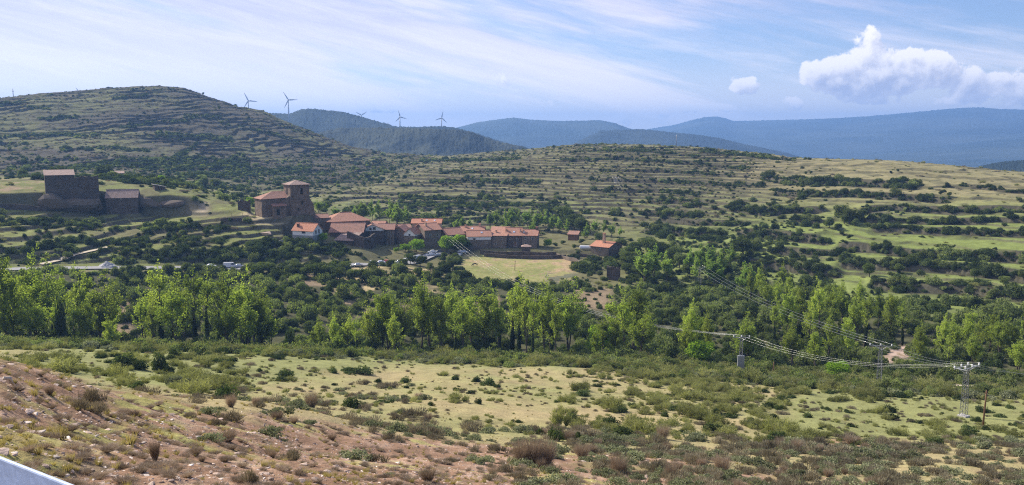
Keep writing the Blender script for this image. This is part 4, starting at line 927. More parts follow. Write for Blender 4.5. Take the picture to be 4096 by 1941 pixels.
den = np.zeros(len(a))
val_ = (r < 335); den += val_ * 0.9 * (1 - 0.7 * field(bare, a, r)) * (1 - field(slip, a, r)) * sstep(-0.5, -0.1, n1 + n2 * 0.5)
rh_ = rhv * (r < 800); green_low = sstep(190, 320, py)
den += rh_ * (risv * 0.5 * sstep(-0.2, 0.2, n3 + 0.5 * n1) * sstep(170, 200, py) + 0.08 * sstep(0.1, 0.4, n1 + n2 * 0.5) + 0.8 * green_low * sstep(-0.2, 0.2, n1 + 0.3) * (1 - sstep(760, 860, px)) + 0.5 * green_low * sstep(0.0, 0.3, n3) * (1 - sstep(860, 1000, px)))
den *= 1 - (r > 470) * box2(px, py, 780, 1100, 140, 176, 15, 3) * 0.97
den += mhv * (0.75 * risv * sstep(-0.3, 0.15, n3 + 0.5 * n1) + 0.16 * sstep(0.12, 0.4, n1 + n2 * 0.6) * sstep(145, 170, py))
den += lhv * (0.45 * risv * sstep(-0.2, 0.2, n1 + n3) + 0.22 * sstep(0.18, 0.5, n1 * 0.8 + n3 + 0.3 * n2) + 0.55 * sstep(150, 172, py) * sstep(-0.4, -0.05, n1) )
wkv = field(wk.astype(float), a, r)
den += wkv * (risv * 0.5 + 0.3 * sstep(0.15, 0.4, n1 + n2 * 0.5)) + wkv * (r > 485) * 0.25 * sstep(-0.1, 0.2, n1)
den += (r > 348) * (r < 372) * (px < 400) * 0.6 * sstep(-0.3, 0.1, n1 + n2)
den += box2(px, py, 572, 660, 252, 305, 8, 4) * 0.9 * (r > 325) * sstep(-0.4, 0.0, n1) + box2(px, py, 440, 470, 258, 285, 5, 3) * 0.8 * (r > 335)
den += box2(px, py, 395, 560, 196, 232, 15, 4) * 0.35 * (r > 440) * sstep(-0.2, 0.1, n1)
den *= ~is_clear(px, r)
# hedges along the terrace banks
for (q, hw, sh) in HEDGES + [([(38, 118.7), (60, 117), (78, 116.7)], 1.8, 1), ([(8, 135.6), (60, 134), (100, 135.6)], 1.3, .8), ([(119, 126.7), (159, 121.7), (190, 121)], 1.8, .9), ([(155, 134.5), (190, 136), (232, 139)], 3.0, 1), ([(26, 107), (50, 107)], 1.8, 1), ([(112, 98), (150, 95)], 1.2, .9), ([(184, 115), (221, 117)], 2.2, 1), ([(115, 162), (180, 163), (250, 166.5)], 4.5, 1), ([(165, 161), (180, 154), (196, 146)], 2.2, .9), ([(60, 149), (100, 147), (150, 150)], 1.6, .8), ([(0, 104), (20, 102)], 2.0, 1), ([(250, 128), (275, 134), (300, 142)], 1.6, .7), ([(180, 176), (260, 172), (310, 168)], 3.0, 1), ([(150, 158), (200, 158), (250, 160)], 1.5, 1), ([(60, 168), (120, 164), (180, 168)], 2.5, .8), ([(100, 176), (180, 184), (250, 188)], 3.0, .7), ([(400, 196), (450, 198), (500, 197)], 1.8, 1), ([(395, 204), (450, 205), (560, 203)], 2.0, .9), ([(118, 256), (200, 255), (262, 254), (300, 254)], 6.5, 1), ([(255, 243), (300, 244), (345, 248)], 3.5, .8), ([(90, 245), (140, 240), (200, 238)], 2.2, .6), ([(0, 222), (50, 222), (100, 224)], 3.0, .7), ([(140, 228), (185, 226), (230, 228)], 2.0, .7), ([(0, 252), (40, 246), (90, 238)], 2.0, .6)]:
    qx, qy = map(np.array, zip(*q)); yy = np.interp(px, qx, qy) + 0.8; inr = (px > qx[0]) & (px < qx[-1])
    den = np.where(inr & (np.abs(py - yy) < hw * (0.6 + 0.7 * n2 + 0.4)) & (r > 330), np.maximum(den, 3.0 * sh * sstep(-0.6, -0.1, n1 + 0.4 * n2 + 0.25 * sh)), den)
bright = np.maximum.reduce([box2(px, py, 780, 870, 242, 250, 6, 1.5), box2(px, py, 870, 1030, 240, 245, 6, 1.5), box2(px, py, 640, 760, 218, 224, 10, 1.5), box2(px, py, 900, 1030, 285, 289, 10, 1), box2(px, py, 380, 450, 190, 196, 6, 1.5)]) * (r > 330)
den *= 1 - 0.9 * bright
far_f = np.interp(r, [200, 335, 340, 500, 800, 1120], [0.36, 0.34, 0.34, 0.42, 0.36, 0.26])
keep = w < den * far_f * np.where(val_, 0.95, 1.0)
x, y, r, px, py, val_ = x[keep], y[keep], r[keep], px[keep], py[keep], val_[keep]
s = rg.lognormal(0.12, 0.5, len(x)) * np.where((r > 520) & (px < 800), 0.68, 1.0); s = np.clip(s, 0.4, 3.2); sz = s * rg.uniform(0.75, 1.25, len(x)) * np.where(val_, 1.2, 1.0)
riv = (val_ & (rg.uniform(0, 1, len(x)) < 0.62)) | (~val_ & (rg.uniform(0, 1, len(x)) < 0.25))
def lab_dark(px, py, r):
    if r < 335: return ('dark evergreen bush in the thicket along the stream', 'evergreen bushes in the stream thicket')
    if px < 400 and r < 600: return ('dark rounded evergreen bush on the western terraces above the road', 'evergreen bushes on the western terraces')
    if px < 430: return ('dark evergreen bush on the big western hill', 'evergreen bushes on the big hill')
    if px > 650: return ('dark evergreen bush in the hedges of the eastern terraces', 'evergreen bushes of the eastern terrace hedges')
    return ('dark evergreen bush on the slope behind the village', 'evergreen bushes behind the village')
def lab_river(px, py, r):
    if r < 335: return ('mid-green leafy shrub in the thicket along the stream', 'leafy shrubs in the stream thicket')
    return ('mid-green leafy shrub among darker bushes on the far slopes', 'leafy shrubs on the far slopes')
split_scatter('dark', x[~riv], y[~riv], s[~riv], sz[~riv], 260, 'scrub', 'dense dark scrub covering banks and terrace edges', lab_dark)
split_scatter('river', x[riv], y[riv], s[riv] * 1.1, sz[riv] * 1.15, 200, 'undergrowth', 'mixed green undergrowth filling the valley and banks', lab_river)

# ---- knee-high scrub that gives the slopes their grain
rl_ = np.random.default_rng(19); a, r = visible_r(210000, 330, 1115, rl_); x, y = np.sin(a) * r, np.cos(a) * r; px, py = to_pix(x, y, ground(x, y))
n1, n2 = fbm(x / 17, y / 17, 3, 171), fbm(x / 5, y / 5, 2, 172); lhv, mhv, rhv, risv = field(left_hill, a, r), field(mid_hill, a, r), field(right_hill, a, r), field(RISER, a, r)
k = (rl_.uniform(0, 1, len(a)) < (0.10 * sstep(-0.1, 0.35, n1 + 0.5 * n2) + 0.10 * risv) * (1 + 0.5 * lhv) * (1 - 0.6 * rhv)) & ~is_clear(px, r) & visible(x, y, 0.6) & (px > -30) & (px < 1054)
x, y, r, lhv = x[k], y[k], r[k], lhv[k]; s_ = np.clip(rl_.lognormal(-0.35, 0.35, len(x)), 0.3, 1.6); t = rl_.uniform(0, 1, len(x)); kh = t < 0.35 + 0.35 * lhv
mass('hill_heather', 'heather', x[kh], y[kh], s_[kh] * 1.5, s_[kh] * 1.1, 'low brownish heath on the far slopes')
mass('hill_broom', 'broom', x[~kh], y[~kh], s_[~kh] * 1.2, s_[~kh], 'low olive scrub on the far slopes')
# ---- fringe of brambles and the scattered meadow bushes
def meadow_scatter(n, dens_fn, seed, rmin=30, rmax=212):
    rng = np.random.default_rng(seed); a, r = visible_r(n, rmin, rmax, rng); x, y = np.sin(a) * r, np.cos(a) * r
    px, py = to_pix(x, y, ground(x, y)); n1 = fbm(x / 14, y / 14, 3, seed); n2 = fbm(x / 5, y / 5, 2, seed + 1)
    k = rng.uniform(0, 1, n) < dens_fn(px, py, r, n1, n2)
    return x[k], y[k], r[k], px[k], py[k], rng
fr = lambda px, py, r, a_, b_: sstep(180, 190, r) * sstep(-0.35, 0.0, a_ + 0.5 * b_) * 0.42 * (1 - 0.9 * box2(px, py, 340, 440, 350, 372, 12, 3) * (r < 198)) * (1 - field(slip, np.arctan2(px * 0, r), r) * 0) * (1 - 0.97 * (r > 199) * (r < 207) * sstep(860, 880, px))
x, y, r, px, py, rng = meadow_scatter(26000, fr, 81, 176, 214)
s = np.clip(rng.lognormal(0.1, 0.35, len(x)), 0.5, 2.6); sz = s * rng.uniform(0.8, 1.3, len(x)); t = rng.uniform(0, 1, len(x))
k = t < 0.42
x1, y1, s1, z1 = x[k], y[k], s[k], sz[k]
mass('brambles', 'river', x1, y1, s1, z1, 'green bramble fringe between the meadow and the poplars')
k = (t >= 0.42) & (t < 0.72)
mass('sage', 'grey', x[k], y[k], s[k] * 0.95, sz[k], 'grey-green shrubs fringing the meadow below the poplars')
FRX = (x[t >= 0.72], y[t >= 0.72], s[t >= 0.72], sz[t >= 0.72])
# olive broom: thick on the east half and in a belt on the west side
def broom_d(px, py, r, a_, b_):
    e = sstep(540, 640, px) * sstep(358, 368, py) * (1 - sstep(432, 446, py)) * sstep(-0.05, 0.3, a_ + 0.5 * b_ - 0.38 * box2(px, py, 810, 1040, 392, 436, 25, 8) + 0.1) * 0.19
    e += box2(px, py, 620, 800, 372, 412, 40, 6) * 0.04
    wst = box2(px, py, -60, 330, 342, 392, 30, 5) * sstep(0.0, 0.3, a_ + 0.3 * b_) * 0.11 * (1 - box2(px, py, 290, 330, 372, 395, 12, 4))
    return e + wst + box2(px, py, 170, 240, 360, 392, 16, 6) * 0.10
x, y, r, px, py, rng = meadow_scatter(22000, broom_d, 83, 100, 200)
s = np.clip(rng.lognormal(-0.15, 0.42, len(x)), 0.35, 1.9); sz = s * rng.uniform(0.7, 1.05, len(x))
x = np.concatenate([x, FRX[0]]); y = np.concatenate([y, FRX[1]]); s = np.concatenate([s, FRX[2]]); sz = np.concatenate([sz, FRX[3] * 0.9])
def lab_broom(px, py, r):
    if r > 180: return ('olive-green broom bush at the far edge of the meadow', 'broom bushes at the far meadow edge')
    if px < 400: return ('olive-green broom bush on the western meadow behind the stony slope', 'broom bushes on the western meadow')
    return ('olive-green broom bush in the open eastern meadow', 'broom bushes in the eastern meadow')
split_scatter('broom', x, y, s, sz, 240, 'broom_thicket', 'olive broom thicket spreading over the meadow', lab_broom)
# dark low junipers in the meadow
def jun_d(px, py, r, a_, b_):
    return (sstep(530, 640, px) * sstep(-0.05, 0.3, b_ + 0.3 * a_) * 0.055 * sstep(362, 372, py) * (1 - sstep(438, 450, py)) + box2(px, py, 90, 330, 352, 380, 30, 6) * 0.02 + 0.004 * sstep(366, 376, py) * (1 - sstep(420, 430, py)))
x, y, r, px, py, rng = meadow_scatter(20000, jun_d, 87, 95, 200)
s = np.clip(rng.lognormal(-0.12, 0.35, len(x)), 0.35, 1.6); sz = s * rng.uniform(0.65, 0.95, len(x))
for k in range(len(x)):
    if k < 46: place_bush('dark', float(x[k]), float(y[k]), float(s[k]), float(sz[k]), 'small dark juniper bush on the open grass of the meadow', 'small dark junipers in the meadow', 'bush')
k0 = min(46, len(x))
mass('juniper_scrub', 'dark', x[k0:], y[k0:], s[k0:], sz[k0:], 'low dark juniper scrub dotted over the meadow')
# heather, sage and dry shrubs on the near slope
def hea_d(px, py, r, a_, b_):
    ln = np.interp(px, [-60, 0, 107, 200, 350, 450, 640, 768, 1100], [352, 360, 388, 398, 426, 436, 446, 450, 455])
    belt = np.exp(-((py - ln) / 10.0) ** 2) * sstep(150, 420, px)
    e = belt * 0.20 * sstep(-0.2, 0.2, a_ + 0.5 * b_) + sstep(500, 640, px) * sstep(438, 450, py) * 0.22 * sstep(-0.15, 0.25, a_ + 0.5 * b_) + sstep(440, 520, px) * sstep(436, 470, py) * 0.10
    e += 0.02 * sstep(0, 6, py - ln) * (1 - sstep(600, 700, px)) + box2(px, py, 190, 420, 385, 425, 30, 5) * 0.12 * sstep(-0.1, 0.3, a_)
    return e
x, y, r, px, py, rng = meadow_scatter(22000, hea_d, 91, 24, 150)
s = np.clip(rng.lognormal(-0.22, 0.36, len(x)), 0.3, 1.5) * np.interp(r, [24, 60, 100, 150], [0.42, 0.75, 1.0, 1.1]); sz = s * rng.uniform(0.75, 1.2, len(x)); t = rng.uniform(0, 1, len(x))
kh, kg, kt = t < 0.40, (t >= 0.40) & (t < 0.86), t >= 0.86
split_scatter('heather', x[kh], y[kh], s[kh], sz[kh], 150, 'heather', 'brownish heather ground cover on the near slope', lambda a_, b_, c_: (('brown-purple heather clump on the stony slope', 'heather clumps on the stony slope') if a_ < 560 else ('brown-purple heather clump on the lower eastern slope', 'heather clumps on the lower eastern slope')), 'heather')
split_scatter('grey', x[kg], y[kg], s[kg], sz[kg], 150, 'sage_cover', 'low grey-green sage cover on the near slope', lambda a_, b_, c_: (('grey-green sagebrush at the edge of the stony slope', 'sagebrush at the edge of the stony slope') if a_ < 560 else ('grey-green sagebrush on the lower eastern slope', 'sagebrush on the lower eastern slope')), 'shrub')
xt, yt, st, zt = x[kt], y[kt], s[kt], sz[kt]
for k in range(min(len(xt), 70)):
    place_bush('twig', float(xt[k]), float(yt[k]), float(st[k] * 0.9), float(zt[k]), 'leafless reddish-brown dry shrub on the near slope', 'leafless dry shrubs on the near slope', 'shrub')
# single plants one can point at
def single(kind, px, pyb, wpx, hpx, label, cat='bush', rmin=0, rmax=1e9):
    p, r = spot(px, pyb, rmin, rmax); s_ = wpx * r / F_PX / 1.9; h0 = {'twig': 1.35, 'broom': 1.4, 'dark': 1.0, 'grey': 0.8, 'heather': 0.75, 'river': 1.2, 'tuft': 1.0}[kind]
    return place_bush(kind, p.x, p.y, s_, hpx * r / F_PX / h0, label, None, cat, z=p.z)
single('twig', 535, 467, 34, 38, 'large bare-branched spreading shrub, tallest plant on the near slope', 'shrub')
single('twig', 546, 468, 30, 34, 'second bare shrub tangled beside the tallest one on the near slope', 'shrub')
single('twig', 523, 466, 30, 32, 'third bare shrub on the west side of the tallest one', 'shrub')
single('broom', 459, 402, 17, 14, 'lone round-crowned olive shrub by itself on the pale open meadow')
single('dark', 357, 374, 26, 9, 'wide low dark heap of juniper at the sunny meadow edge')
single('dark', 334, 373, 12, 5, 'small dark mound beside the wide juniper heap')
single('dark', 159, 372, 15, 16, 'dark upright juniper, tallest of the meadow junipers')
single('dark', 168, 374, 12, 9, 'dark juniper touching the tallest meadow juniper')
single('dark', 126, 367, 22, 13, 'broad dark juniper in the western meadow below the poplars')
single('dark', 138, 370, 18, 9, 'dark juniper just beside the broad western one')
single('dark', 175, 347 + 10, 13, 8, 'dark juniper on the grassy mound in the west')
single('grey', 180, 388, 26, 16, 'silvery grey-green shrub clump above the stony slope', 'shrub')
single('broom', 561, 427, 20, 30, 'tall feathery green broom column on the lower meadow')
single('dark', 556, 441, 16, 14, 'dark bush at the foot of the tall broom column')
single('dark', 570, 440, 18, 12, 'dark bush just east of the tall broom column')
single('dark', 541, 435, 10, 8, 'small dark bush west of the tall broom column')
single('broom', 566, 415, 14, 12, 'olive bush behind the tall broom column')
single('dark', 478, 404, 8, 6, 'round dark bush on pale grass north of the dry ditch')
for px_, py_, w_, h_, lb in ((50, 396, 12, 10, 'dark dry shrub on the crest of the stony slope'), (92, 404, 22, 14, 'dark brown shrub hanging over the eroded bank'), (80, 410, 16, 11, 'brown shrub beside the eroded bank'), (97, 414, 20, 12, 'dark shrub at the top of the bare bank'), (88, 409, 14, 8, 'scorched looking shrub in the row above the eroded bank'), (102, 409, 12, 8, 'dark dry tangle at the east end of the eroded bank'), (196, 455, 16, 9, 'dry dark brush in the long eroded gully'), (202, 462, 12, 8, 'small dry brush lower in the long eroded gully'), (225, 462, 18, 6, 'flat dry brush on the lip of the short bank'),
                             (155, 462, 15, 24, 'tall dark dry plant on the stony slope near the roadside'), (251, 485, 15, 17, 'dark upright plant at the bottom of the stony slope'), (134, 417, 12, 7, 'reddish dry shrub on the stony ridge'), (277, 420, 17, 11, 'brown dry shrub standing by itself on the reddish slope'),
                             (228, 441, 26, 13, 'wide grey twiggy shrub on the reddish slope'), (272, 458, 14, 10, 'small dry twiggy shrub low on the reddish slope'), (332, 440, 14, 9, 'dry twiggy shrub in the middle of the reddish slope')):
    single('twig' if ('dry' in lb or 'twig' in lb) else 'heather', px_, py_, w_, h_, lb, 'shrub')
for px_, h_, w_, lb, r_ in ((58, 298, 13, 'dark ivy-clad dead trunk among the western poplars', 212), (289, 318, 9, 'slim dark columnar shrub standing between the two poplar groves', 208)):
    p = stand(px_, r_); t_ = float(pix(px_, h_)[1]) * r_ - p.z; place_bush('dark', p.x, p.y, w_ * r_ / F_PX / 2.0, t_ / 1.0, lb, None, 'bush')
x, y, r, px, py, rng = meadow_scatter(42000, lambda px, py, r, a_, b_: sstep(345, 356, py) * (1 - sstep(440, 455, py)) * np.clip(0.12 + 0.5 * a_ + 0.5 * b_ + 0.12 * sstep(540, 640, px), 0.03, 1) * 0.30 * (r > 84), 88, 80, 205)
s_ = np.clip(rng.lognormal(-1.15, 0.4, len(x)), 0.14, 0.7); t = rng.uniform(0, 1, len(x))
mass('meadow_herbs', 'broom', x[t < .6], y[t < .6], s_[t < .6] * 1.2, s_[t < .6], 'small olive herbs speckling the meadow grass')
mass('meadow_thistles', 'heather', x[t >= .6], y[t >= .6], s_[t >= .6] * 1.2, s_[t >= .6] * 1.2, 'small brown thistles speckling the meadow grass')
# grass: dry tufts over the meadow and near slope
def gr_d(px, py, r, a_, b_): return np.clip(0.1 + 0.8 * b_, 0.02, 1) * np.interp(r, [6, 30, 80, 180], [0.7, 0.6, 0.5, 0.4])
rng = np.random.default_rng(97); n = 60000
a0, a1 = float(pix(-40, 480)[0]), float(pix(1064, 480)[0]); a = rng.uniform(a0, a1, n); r = np.exp(rng.uniform(math.log(8), math.log(200), n)); x, y = np.sin(a) * r, np.cos(a) * r
px, py = to_pix(x, y, ground(x, y)); k = (rng.uniform(0, 1, n) < gr_d(px, py, r, 0, fbm(x / 4, y / 4, 3, 98))) & (py < 500) & visible(x, y, 0.3)
x, y, r = x[k], y[k], r[k]; s = rng.uniform(0.08, 0.26, len(x)) * np.interp(r, [8, 30, 100, 200], [0.55, 0.8, 1.1, 1.3])
mass('grass', 'tuft', x, y, s, s * rng.uniform(0.5, 1.1, len(x)), 'dry straw-coloured grass tufts')
for k in range(4):       # the four tufts the mass is made from stand on the near verge
    p, r_ = spot(60 + 70 * k, 440 + 4 * k); o = PROTO['tuft'][k]; o.location = p; o.scale = (0.35, 0.35, 0.3)
    tag(o, 'small pale straw tuft among stones near the road', 'grass tuft', 'straw tufts near the road')
rng = np.random.default_rng(131); n = 8000; a = rng.uniform(float(pix(-30, 480)[0]), float(pix(1050, 480)[0]), n); r = np.exp(rng.uniform(math.log(7.5), math.log(95), n)); x, y = np.sin(a) * r, np.cos(a) * r
px, py = to_pix(x, y, ground(x, y)); k = (rng.uniform(0, 1, n) < (0.15 + field(soil, a, r)) * np.clip(0.25 + 1.3 * fbm(x / 2, y / 2, 3, 132), 0.02, 1)) & visible(x, y, 0.1) & (py < 497)
x, y, r = x[k], y[k], r[k]; s_ = rng.uniform(0.05, 0.16, len(x)) * np.interp(r, [8, 30, 95], [0.8, 1.3, 2.6])
mass('dead_stalks', 'twig', x, y, s_ * 1.6, s_ * 0.6, 'brown dead stalks and litter on the soil')
# ---- stones
def make_stone(seed, mat):
    rng = np.random.default_rng(seed); import bmesh
    bm = bmesh.new(); bmesh.ops.create_icosphere(bm, subdivisions=2, radius=1.0)
    for v_ in bm.verts:
        c = np.array(v_.co); q = c * (1 + 0.22 * perlin(c[0] * 1.7 + seed, c[1] * 1.7 + c[2] * 2.1, seed))
        for k in range(7):
            nn = unit(np.random.default_rng(seed * 7 + k), 1)[0]; d_ = q @ nn
            if d_ > 0.5: q = q - nn * (d_ - 0.5) * 0.95
        v_.co = (q[0], q[1] * 0.72, q[2] * 0.32)
    me = bpy.data.meshes.new('stone'); bm.to_mesh(me); bm.free(); me.materials.append(mat)
    o = bpy.data.objects.new('stone', me); COL.objects.link(o); return o
PROTO['stone'] = [make_stone(k, M['pale_rock'] if k == 0 else M['rock']) for k in range(6)]
rng = np.random.default_rng(55); n = 60000
a = rng.uniform(float(pix(-30, 480)[0]), float(pix(900, 480)[0]), n); r = np.exp(rng.uniform(math.log(7.5), math.log(75), n)); x, y = np.sin(a) * r, np.cos(a) * r
px, py = to_pix(x, y, ground(x, y)); so = field(soil, a, r) * (1 - 0.6 * field(gp, a, r)); k = (rng.uniform(0, 1, n) < so * np.clip(0.5 + 0.9 * fbm(x / 3, y / 3, 3, 56), 0.05, 1)) & visible(x, y, 0.1) & (py < 497)
x, y, r = x[k], y[k], r[k]; s = np.clip(rng.lognormal(-3.5, 0.6, len(x)), 0.015, 0.22) * np.interp(r, [8, 25, 75], [0.75, 1.2, 2.0])
split_scatter('stone', x, y, s, s * rng.uniform(0.7, 1.3, len(x)), 200, 'gravel', 'broken shale and gravel strewn on the slope', lambda a_, b_, c_: (('flat broken stone lying on the reddish slope near the guardrail', 'flat stones on the slope near the guardrail') if a_ < 260 else ('flat broken stone lying lower on the reddish slope', 'flat stones lower on the reddish slope')), 'stone', 0.0)
# ------------------------------------------------------------------ buildings
def zat(py, r, px=512): return float(pix(px, py)[1]) * r
def roof_mesh(planes, mat, parent, thick=0.18, name='roof'):
    """roof of sloping planes, each a slab with tile rows running down it"""
    vs, fs, uvs = [], [], []
    for P in planes:
        P = [Vector(p) for p in P]; n = (P[1] - P[0]).cross(P[2] - P[0]).normalized()
        if n.z < 0: P.reverse(); n = -n
        ua = Vector((0, 0, 1)).cross(n); ua = ua.normalized() if ua.length > 1e-4 else Vector((1, 0, 0)); va = n.cross(ua)
        b = len(vs); k = len(P); vs += P + [p - n * thick for p in P]
        uv = [(p.dot(ua), p.dot(va)) for p in P] * 2
        F = [tuple(range(b, b + k)), tuple(reversed(range(b + k, b + 2 * k)))] + [(b + i, b + k + i, b + k + (i + 1) % k, b + (i + 1) % k) for i in range(k)]
        for f in F: fs.append(f); uvs += [uv[i - b] for i in f]
    me = bpy.data.meshes.new(name); me.from_pydata([tuple(v) for v in vs], [], fs); me.update()
    ul = me.uv_layers.new(name='UVMap'); ul.data.foreach_set('uv', np.array(uvs, np.float32).ravel()); me.materials.append(mat)
    o = bpy.data.objects.new(name, me); COL.objects.link(o); o.parent = parent
    return o
def opening(root, w, d, side, u, z, ww, wh, kind='window', frame='concrete'):
    """a window or door set on one wall; u along the wall seen from outside, from its middle"""
    Mx = {'f': Matrix.Translation((u, 0, z)), 'r': Matrix.Translation((w / 2, d / 2 + u, z)) @ Matrix.Rotation(math.radians(90), 4, 'Z'), 'l': Matrix.Translation((-w / 2, d / 2 - u, z)) @ Matrix.Rotation(math.radians(-90), 4, 'Z')}[side]
    fr = MB(); t = 0.12
    fr.box(-ww / 2 - t, -ww / 2, -0.10, 0.05, 0, wh, Mx); fr.box(ww / 2, ww / 2 + t, -0.10, 0.05, 0, wh, Mx); fr.box(-ww / 2 - t, ww / 2 + t, -0.12, 0.05, wh, wh + t, Mx); fr.box(-ww / 2 - t, ww / 2 + t, -0.18, 0.05, -t, 0, Mx)
    f = fr.build(kind, M[frame], root)
    MB().box(-ww / 2, ww / 2, -0.035, 0.03, 0, wh, Mx).build('pane' if kind == 'window' else 'door_leaf', M['glass'] if kind == 'window' else M['wood'], f)
    return f
def house(xl, xr, yb, ye, yr, r, depth, yaw, typ, wall, roofm, label, name='house', cat='house', wins=(), doors=(), chims=(), sky=(), ov=0.45, found=4.0, band=None, group=None, hipin=0.35):
    pxm = (xl + xr) / 2; a = float(pix(pxm, 240)[0]); ya = math.radians(yaw)
    w = (xr - xl) * r / F_PX / math.cos(a) / max(0.5, math.cos(ya)); base = zat(yb, r, pxm); he = zat(ye, r, pxm) - base
    rr_ = r + {'gx': depth / 2, 'hip': depth / 2, 'gy': 0, 'shed': depth, 'shedl': 0}[typ] * math.cos(ya)
    hr = zat(yr, rr_, pxm) - base; hr = max(hr, he + 0.5)
    root = empty(name, (math.sin(a) * r, math.cos(a) * r, base), -a + ya); tag(root, label, cat, group)
    x0, x1, y0, y1 = -w / 2, w / 2, 0.0, depth
    B = [(x0, y0), (x1, y0), (x1, y1), (x0, y1)]; z0 = -found
    vs = [(x, y, z0) for x, y in B] + [(x, y, he) for x, y in B]; mb = MB()
    e = ov; s = 0
    if typ == 'gx':
        vs += [(x0, depth / 2, hr - 0.1), (x1, depth / 2, hr - 0.1)]
        fs = [(3, 2, 1, 0), (0, 1, 5, 4), (2, 3, 7, 6), (1, 2, 6, 9, 5), (3, 0, 4, 8, 7), (4, 5, 9, 8), (6, 7, 8, 9)]
        sl = (hr - he) / (depth / 2)
        planes = [[(x0 - e, -e, he - sl * e), (x1 + e, -e, he - sl * e), (x1 + e, depth / 2, hr), (x0 - e, depth / 2, hr)], [(x1 + e, depth + e, he - sl * e), (x0 - e, depth + e, he - sl * e), (x0 - e, depth / 2, hr), (x1 + e, depth / 2, hr)]]
    elif typ == 'gy':
        vs += [(0, y0, hr - 0.1), (0, y1, hr - 0.1)]
        fs = [(3, 2, 1, 0), (0, 1, 5, 8, 4), (2, 3, 7, 9, 6), (1, 2, 6, 5), (3, 0, 4, 7), (5, 6, 9, 8), (7, 4, 8, 9)]
        sl = (hr - he) / (w / 2)
        planes = [[(x0 - e, -e, he - sl * e), (0, -e, hr), (0, depth + e, hr), (x0 - e, depth + e, he - sl * e)], [(0, -e, hr), (x1 + e, -e, he - sl * e), (x1 + e, depth + e, he - sl * e), (0, depth + e, hr)]]
    elif typ == 'hip':
        fs = [(3, 2, 1, 0), (0, 1, 5, 4), (1, 2, 6, 5), (2, 3, 7, 6), (3, 0, 4, 7), (4, 5, 6, 7)]
        k = min(hipin * w, w / 2 - 0.01) if hipin < 0.5 else w / 2 - 0.01; rA, rB = (x0 + k, depth / 2, hr), (x1 - k, depth / 2, hr)
        c = [(x0 - e, -e, he - 0.12), (x1 + e, -e, he - 0.12), (x1 + e, depth + e, he - 0.12), (x0 - e, depth + e, he - 0.12)]
        planes = [[c[0], c[1], rB, rA], [c[1], c[2], rB], [c[2], c[3], rA, rB], [c[3], c[0], rA]]
    elif typ == 'shed':
        vs[6] = (x1, y1, hr - 0.1); vs[7] = (x0, y1, hr - 0.1)
        fs = [(3, 2, 1, 0), (0, 1, 5, 4), (1, 2, 6, 5), (2, 3, 7, 6), (3, 0, 4, 7), (4, 5, 6, 7)]
        sl = (hr - he) / depth
        planes = [[(x0 - e, -e, he - sl * e), (x1 + e, -e, he - sl * e), (x1 + e, depth + e, hr + sl * e), (x0 - e, depth + e, hr + sl * e)]]
    else:
        vs[4] = (x0, y0, hr - 0.1); vs[7] = (x0, y1, hr - 0.1)
        fs = [(3, 2, 1, 0), (0, 1, 5, 4), (1, 2, 6, 5), (2, 3, 7, 6), (3, 0, 4, 7), (4, 5, 6, 7)]
        planes = [[(x0 - e, -e, hr + 0.1), (x1 + e, -e, he), (x1 + e, depth + e, he), (x0 - e, depth + e, hr + 0.1)]]
    planes = [[(p[0], p[1], p[2] + 0.12) for p in P] for P in planes]
    mb.add(vs, fs).build('wall', M[wall], root)
    if band: # lower storey of another material, standing a hand proud
        hb = zat(band[0], r, pxm) - base; MB().box(x0 - 0.06, x1 + 0.06, -0.06, depth + 0.06, -found, hb).build('base_course', M[band[1]], root)
    rf = roof_mesh(planes, M[roofm], root)
    if typ in ('gx', 'hip'):
        k = hipin * w if typ == 'hip' else -e
        if typ == 'gx' or k < w / 2 - 0.5: MB().tube([(x0 + k, depth / 2, hr + 0.14), (x1 - k, depth / 2, hr + 0.14)], 0.16, 6).build('ridge_tiles', M[roofm], rf)
    for (u, v_, cw, ch, cm) in chims:   # u across, v towards the back as shares, size, height above roof
        cx, cy = x0 + u * w, v_ * depth
        zr = {'gx': hr - abs(cy - depth / 2) * (hr - he) / (depth / 2), 'hip': hr - abs(cy - depth / 2) * (hr - he) / (depth / 2), 'gy': hr - abs(cx) * (hr - he) / (w / 2), 'shed': he + cy * (hr - he) / depth, 'shedl': hr - (cx - x0) * (hr - he) / w}[typ]
        c = MB().box(cx - cw / 2, cx + cw / 2, cy - cw / 2, cy + cw / 2, zr - 0.5, zr + ch).build('chimney', M[cm], rf)
        MB().box(cx - cw / 2 - 0.12, cx + cw / 2 + 0.12, cy - cw / 2 - 0.12, cy + cw / 2 + 0.12, zr + ch, zr + ch + 0.14).build('chimney_cap', M['tile_new' if cm != 'galv' else 'galv'], root)
    for (u, v_) in sky:
        cx = x0 + u * w; y_ = v_ * depth / 2; sl = (hr - he) / (depth / 2); z = he + y_ * sl + 0.3
        MB().add([(cx - .45, y_ - .5, z - .5 * sl), (cx + .45, y_ - .5, z - .5 * sl), (cx + .45, y_ + .5, z + .5 * sl), (cx - .45, y_ + .5, z + .5 * sl), (cx - .45, y_ - .5, z - .5 * sl - .2), (cx + .45, y_ - .5, z - .5 * sl - .2), (cx + .45, y_ + .5, z + .5 * sl - .2), (cx - .45, y_ + .5, z + .5 * sl - .2)],
                 [(0, 1, 2, 3), (7, 6, 5, 4), (0, 4, 5, 1), (1, 5, 6, 2), (2, 6, 7, 3), (3, 7, 4, 0)]).build('skylight', M['skylight'], rf)
    for wn in wins: opening(root, w, depth, *wn)
    for dn in doors: opening(root, w, depth, *dn, kind='door')
    return root
M['skylight'] = simple('skylight', (0.75, 0.8, 0.88), 0.08, 0.6, var=0.02, spec=0.8)

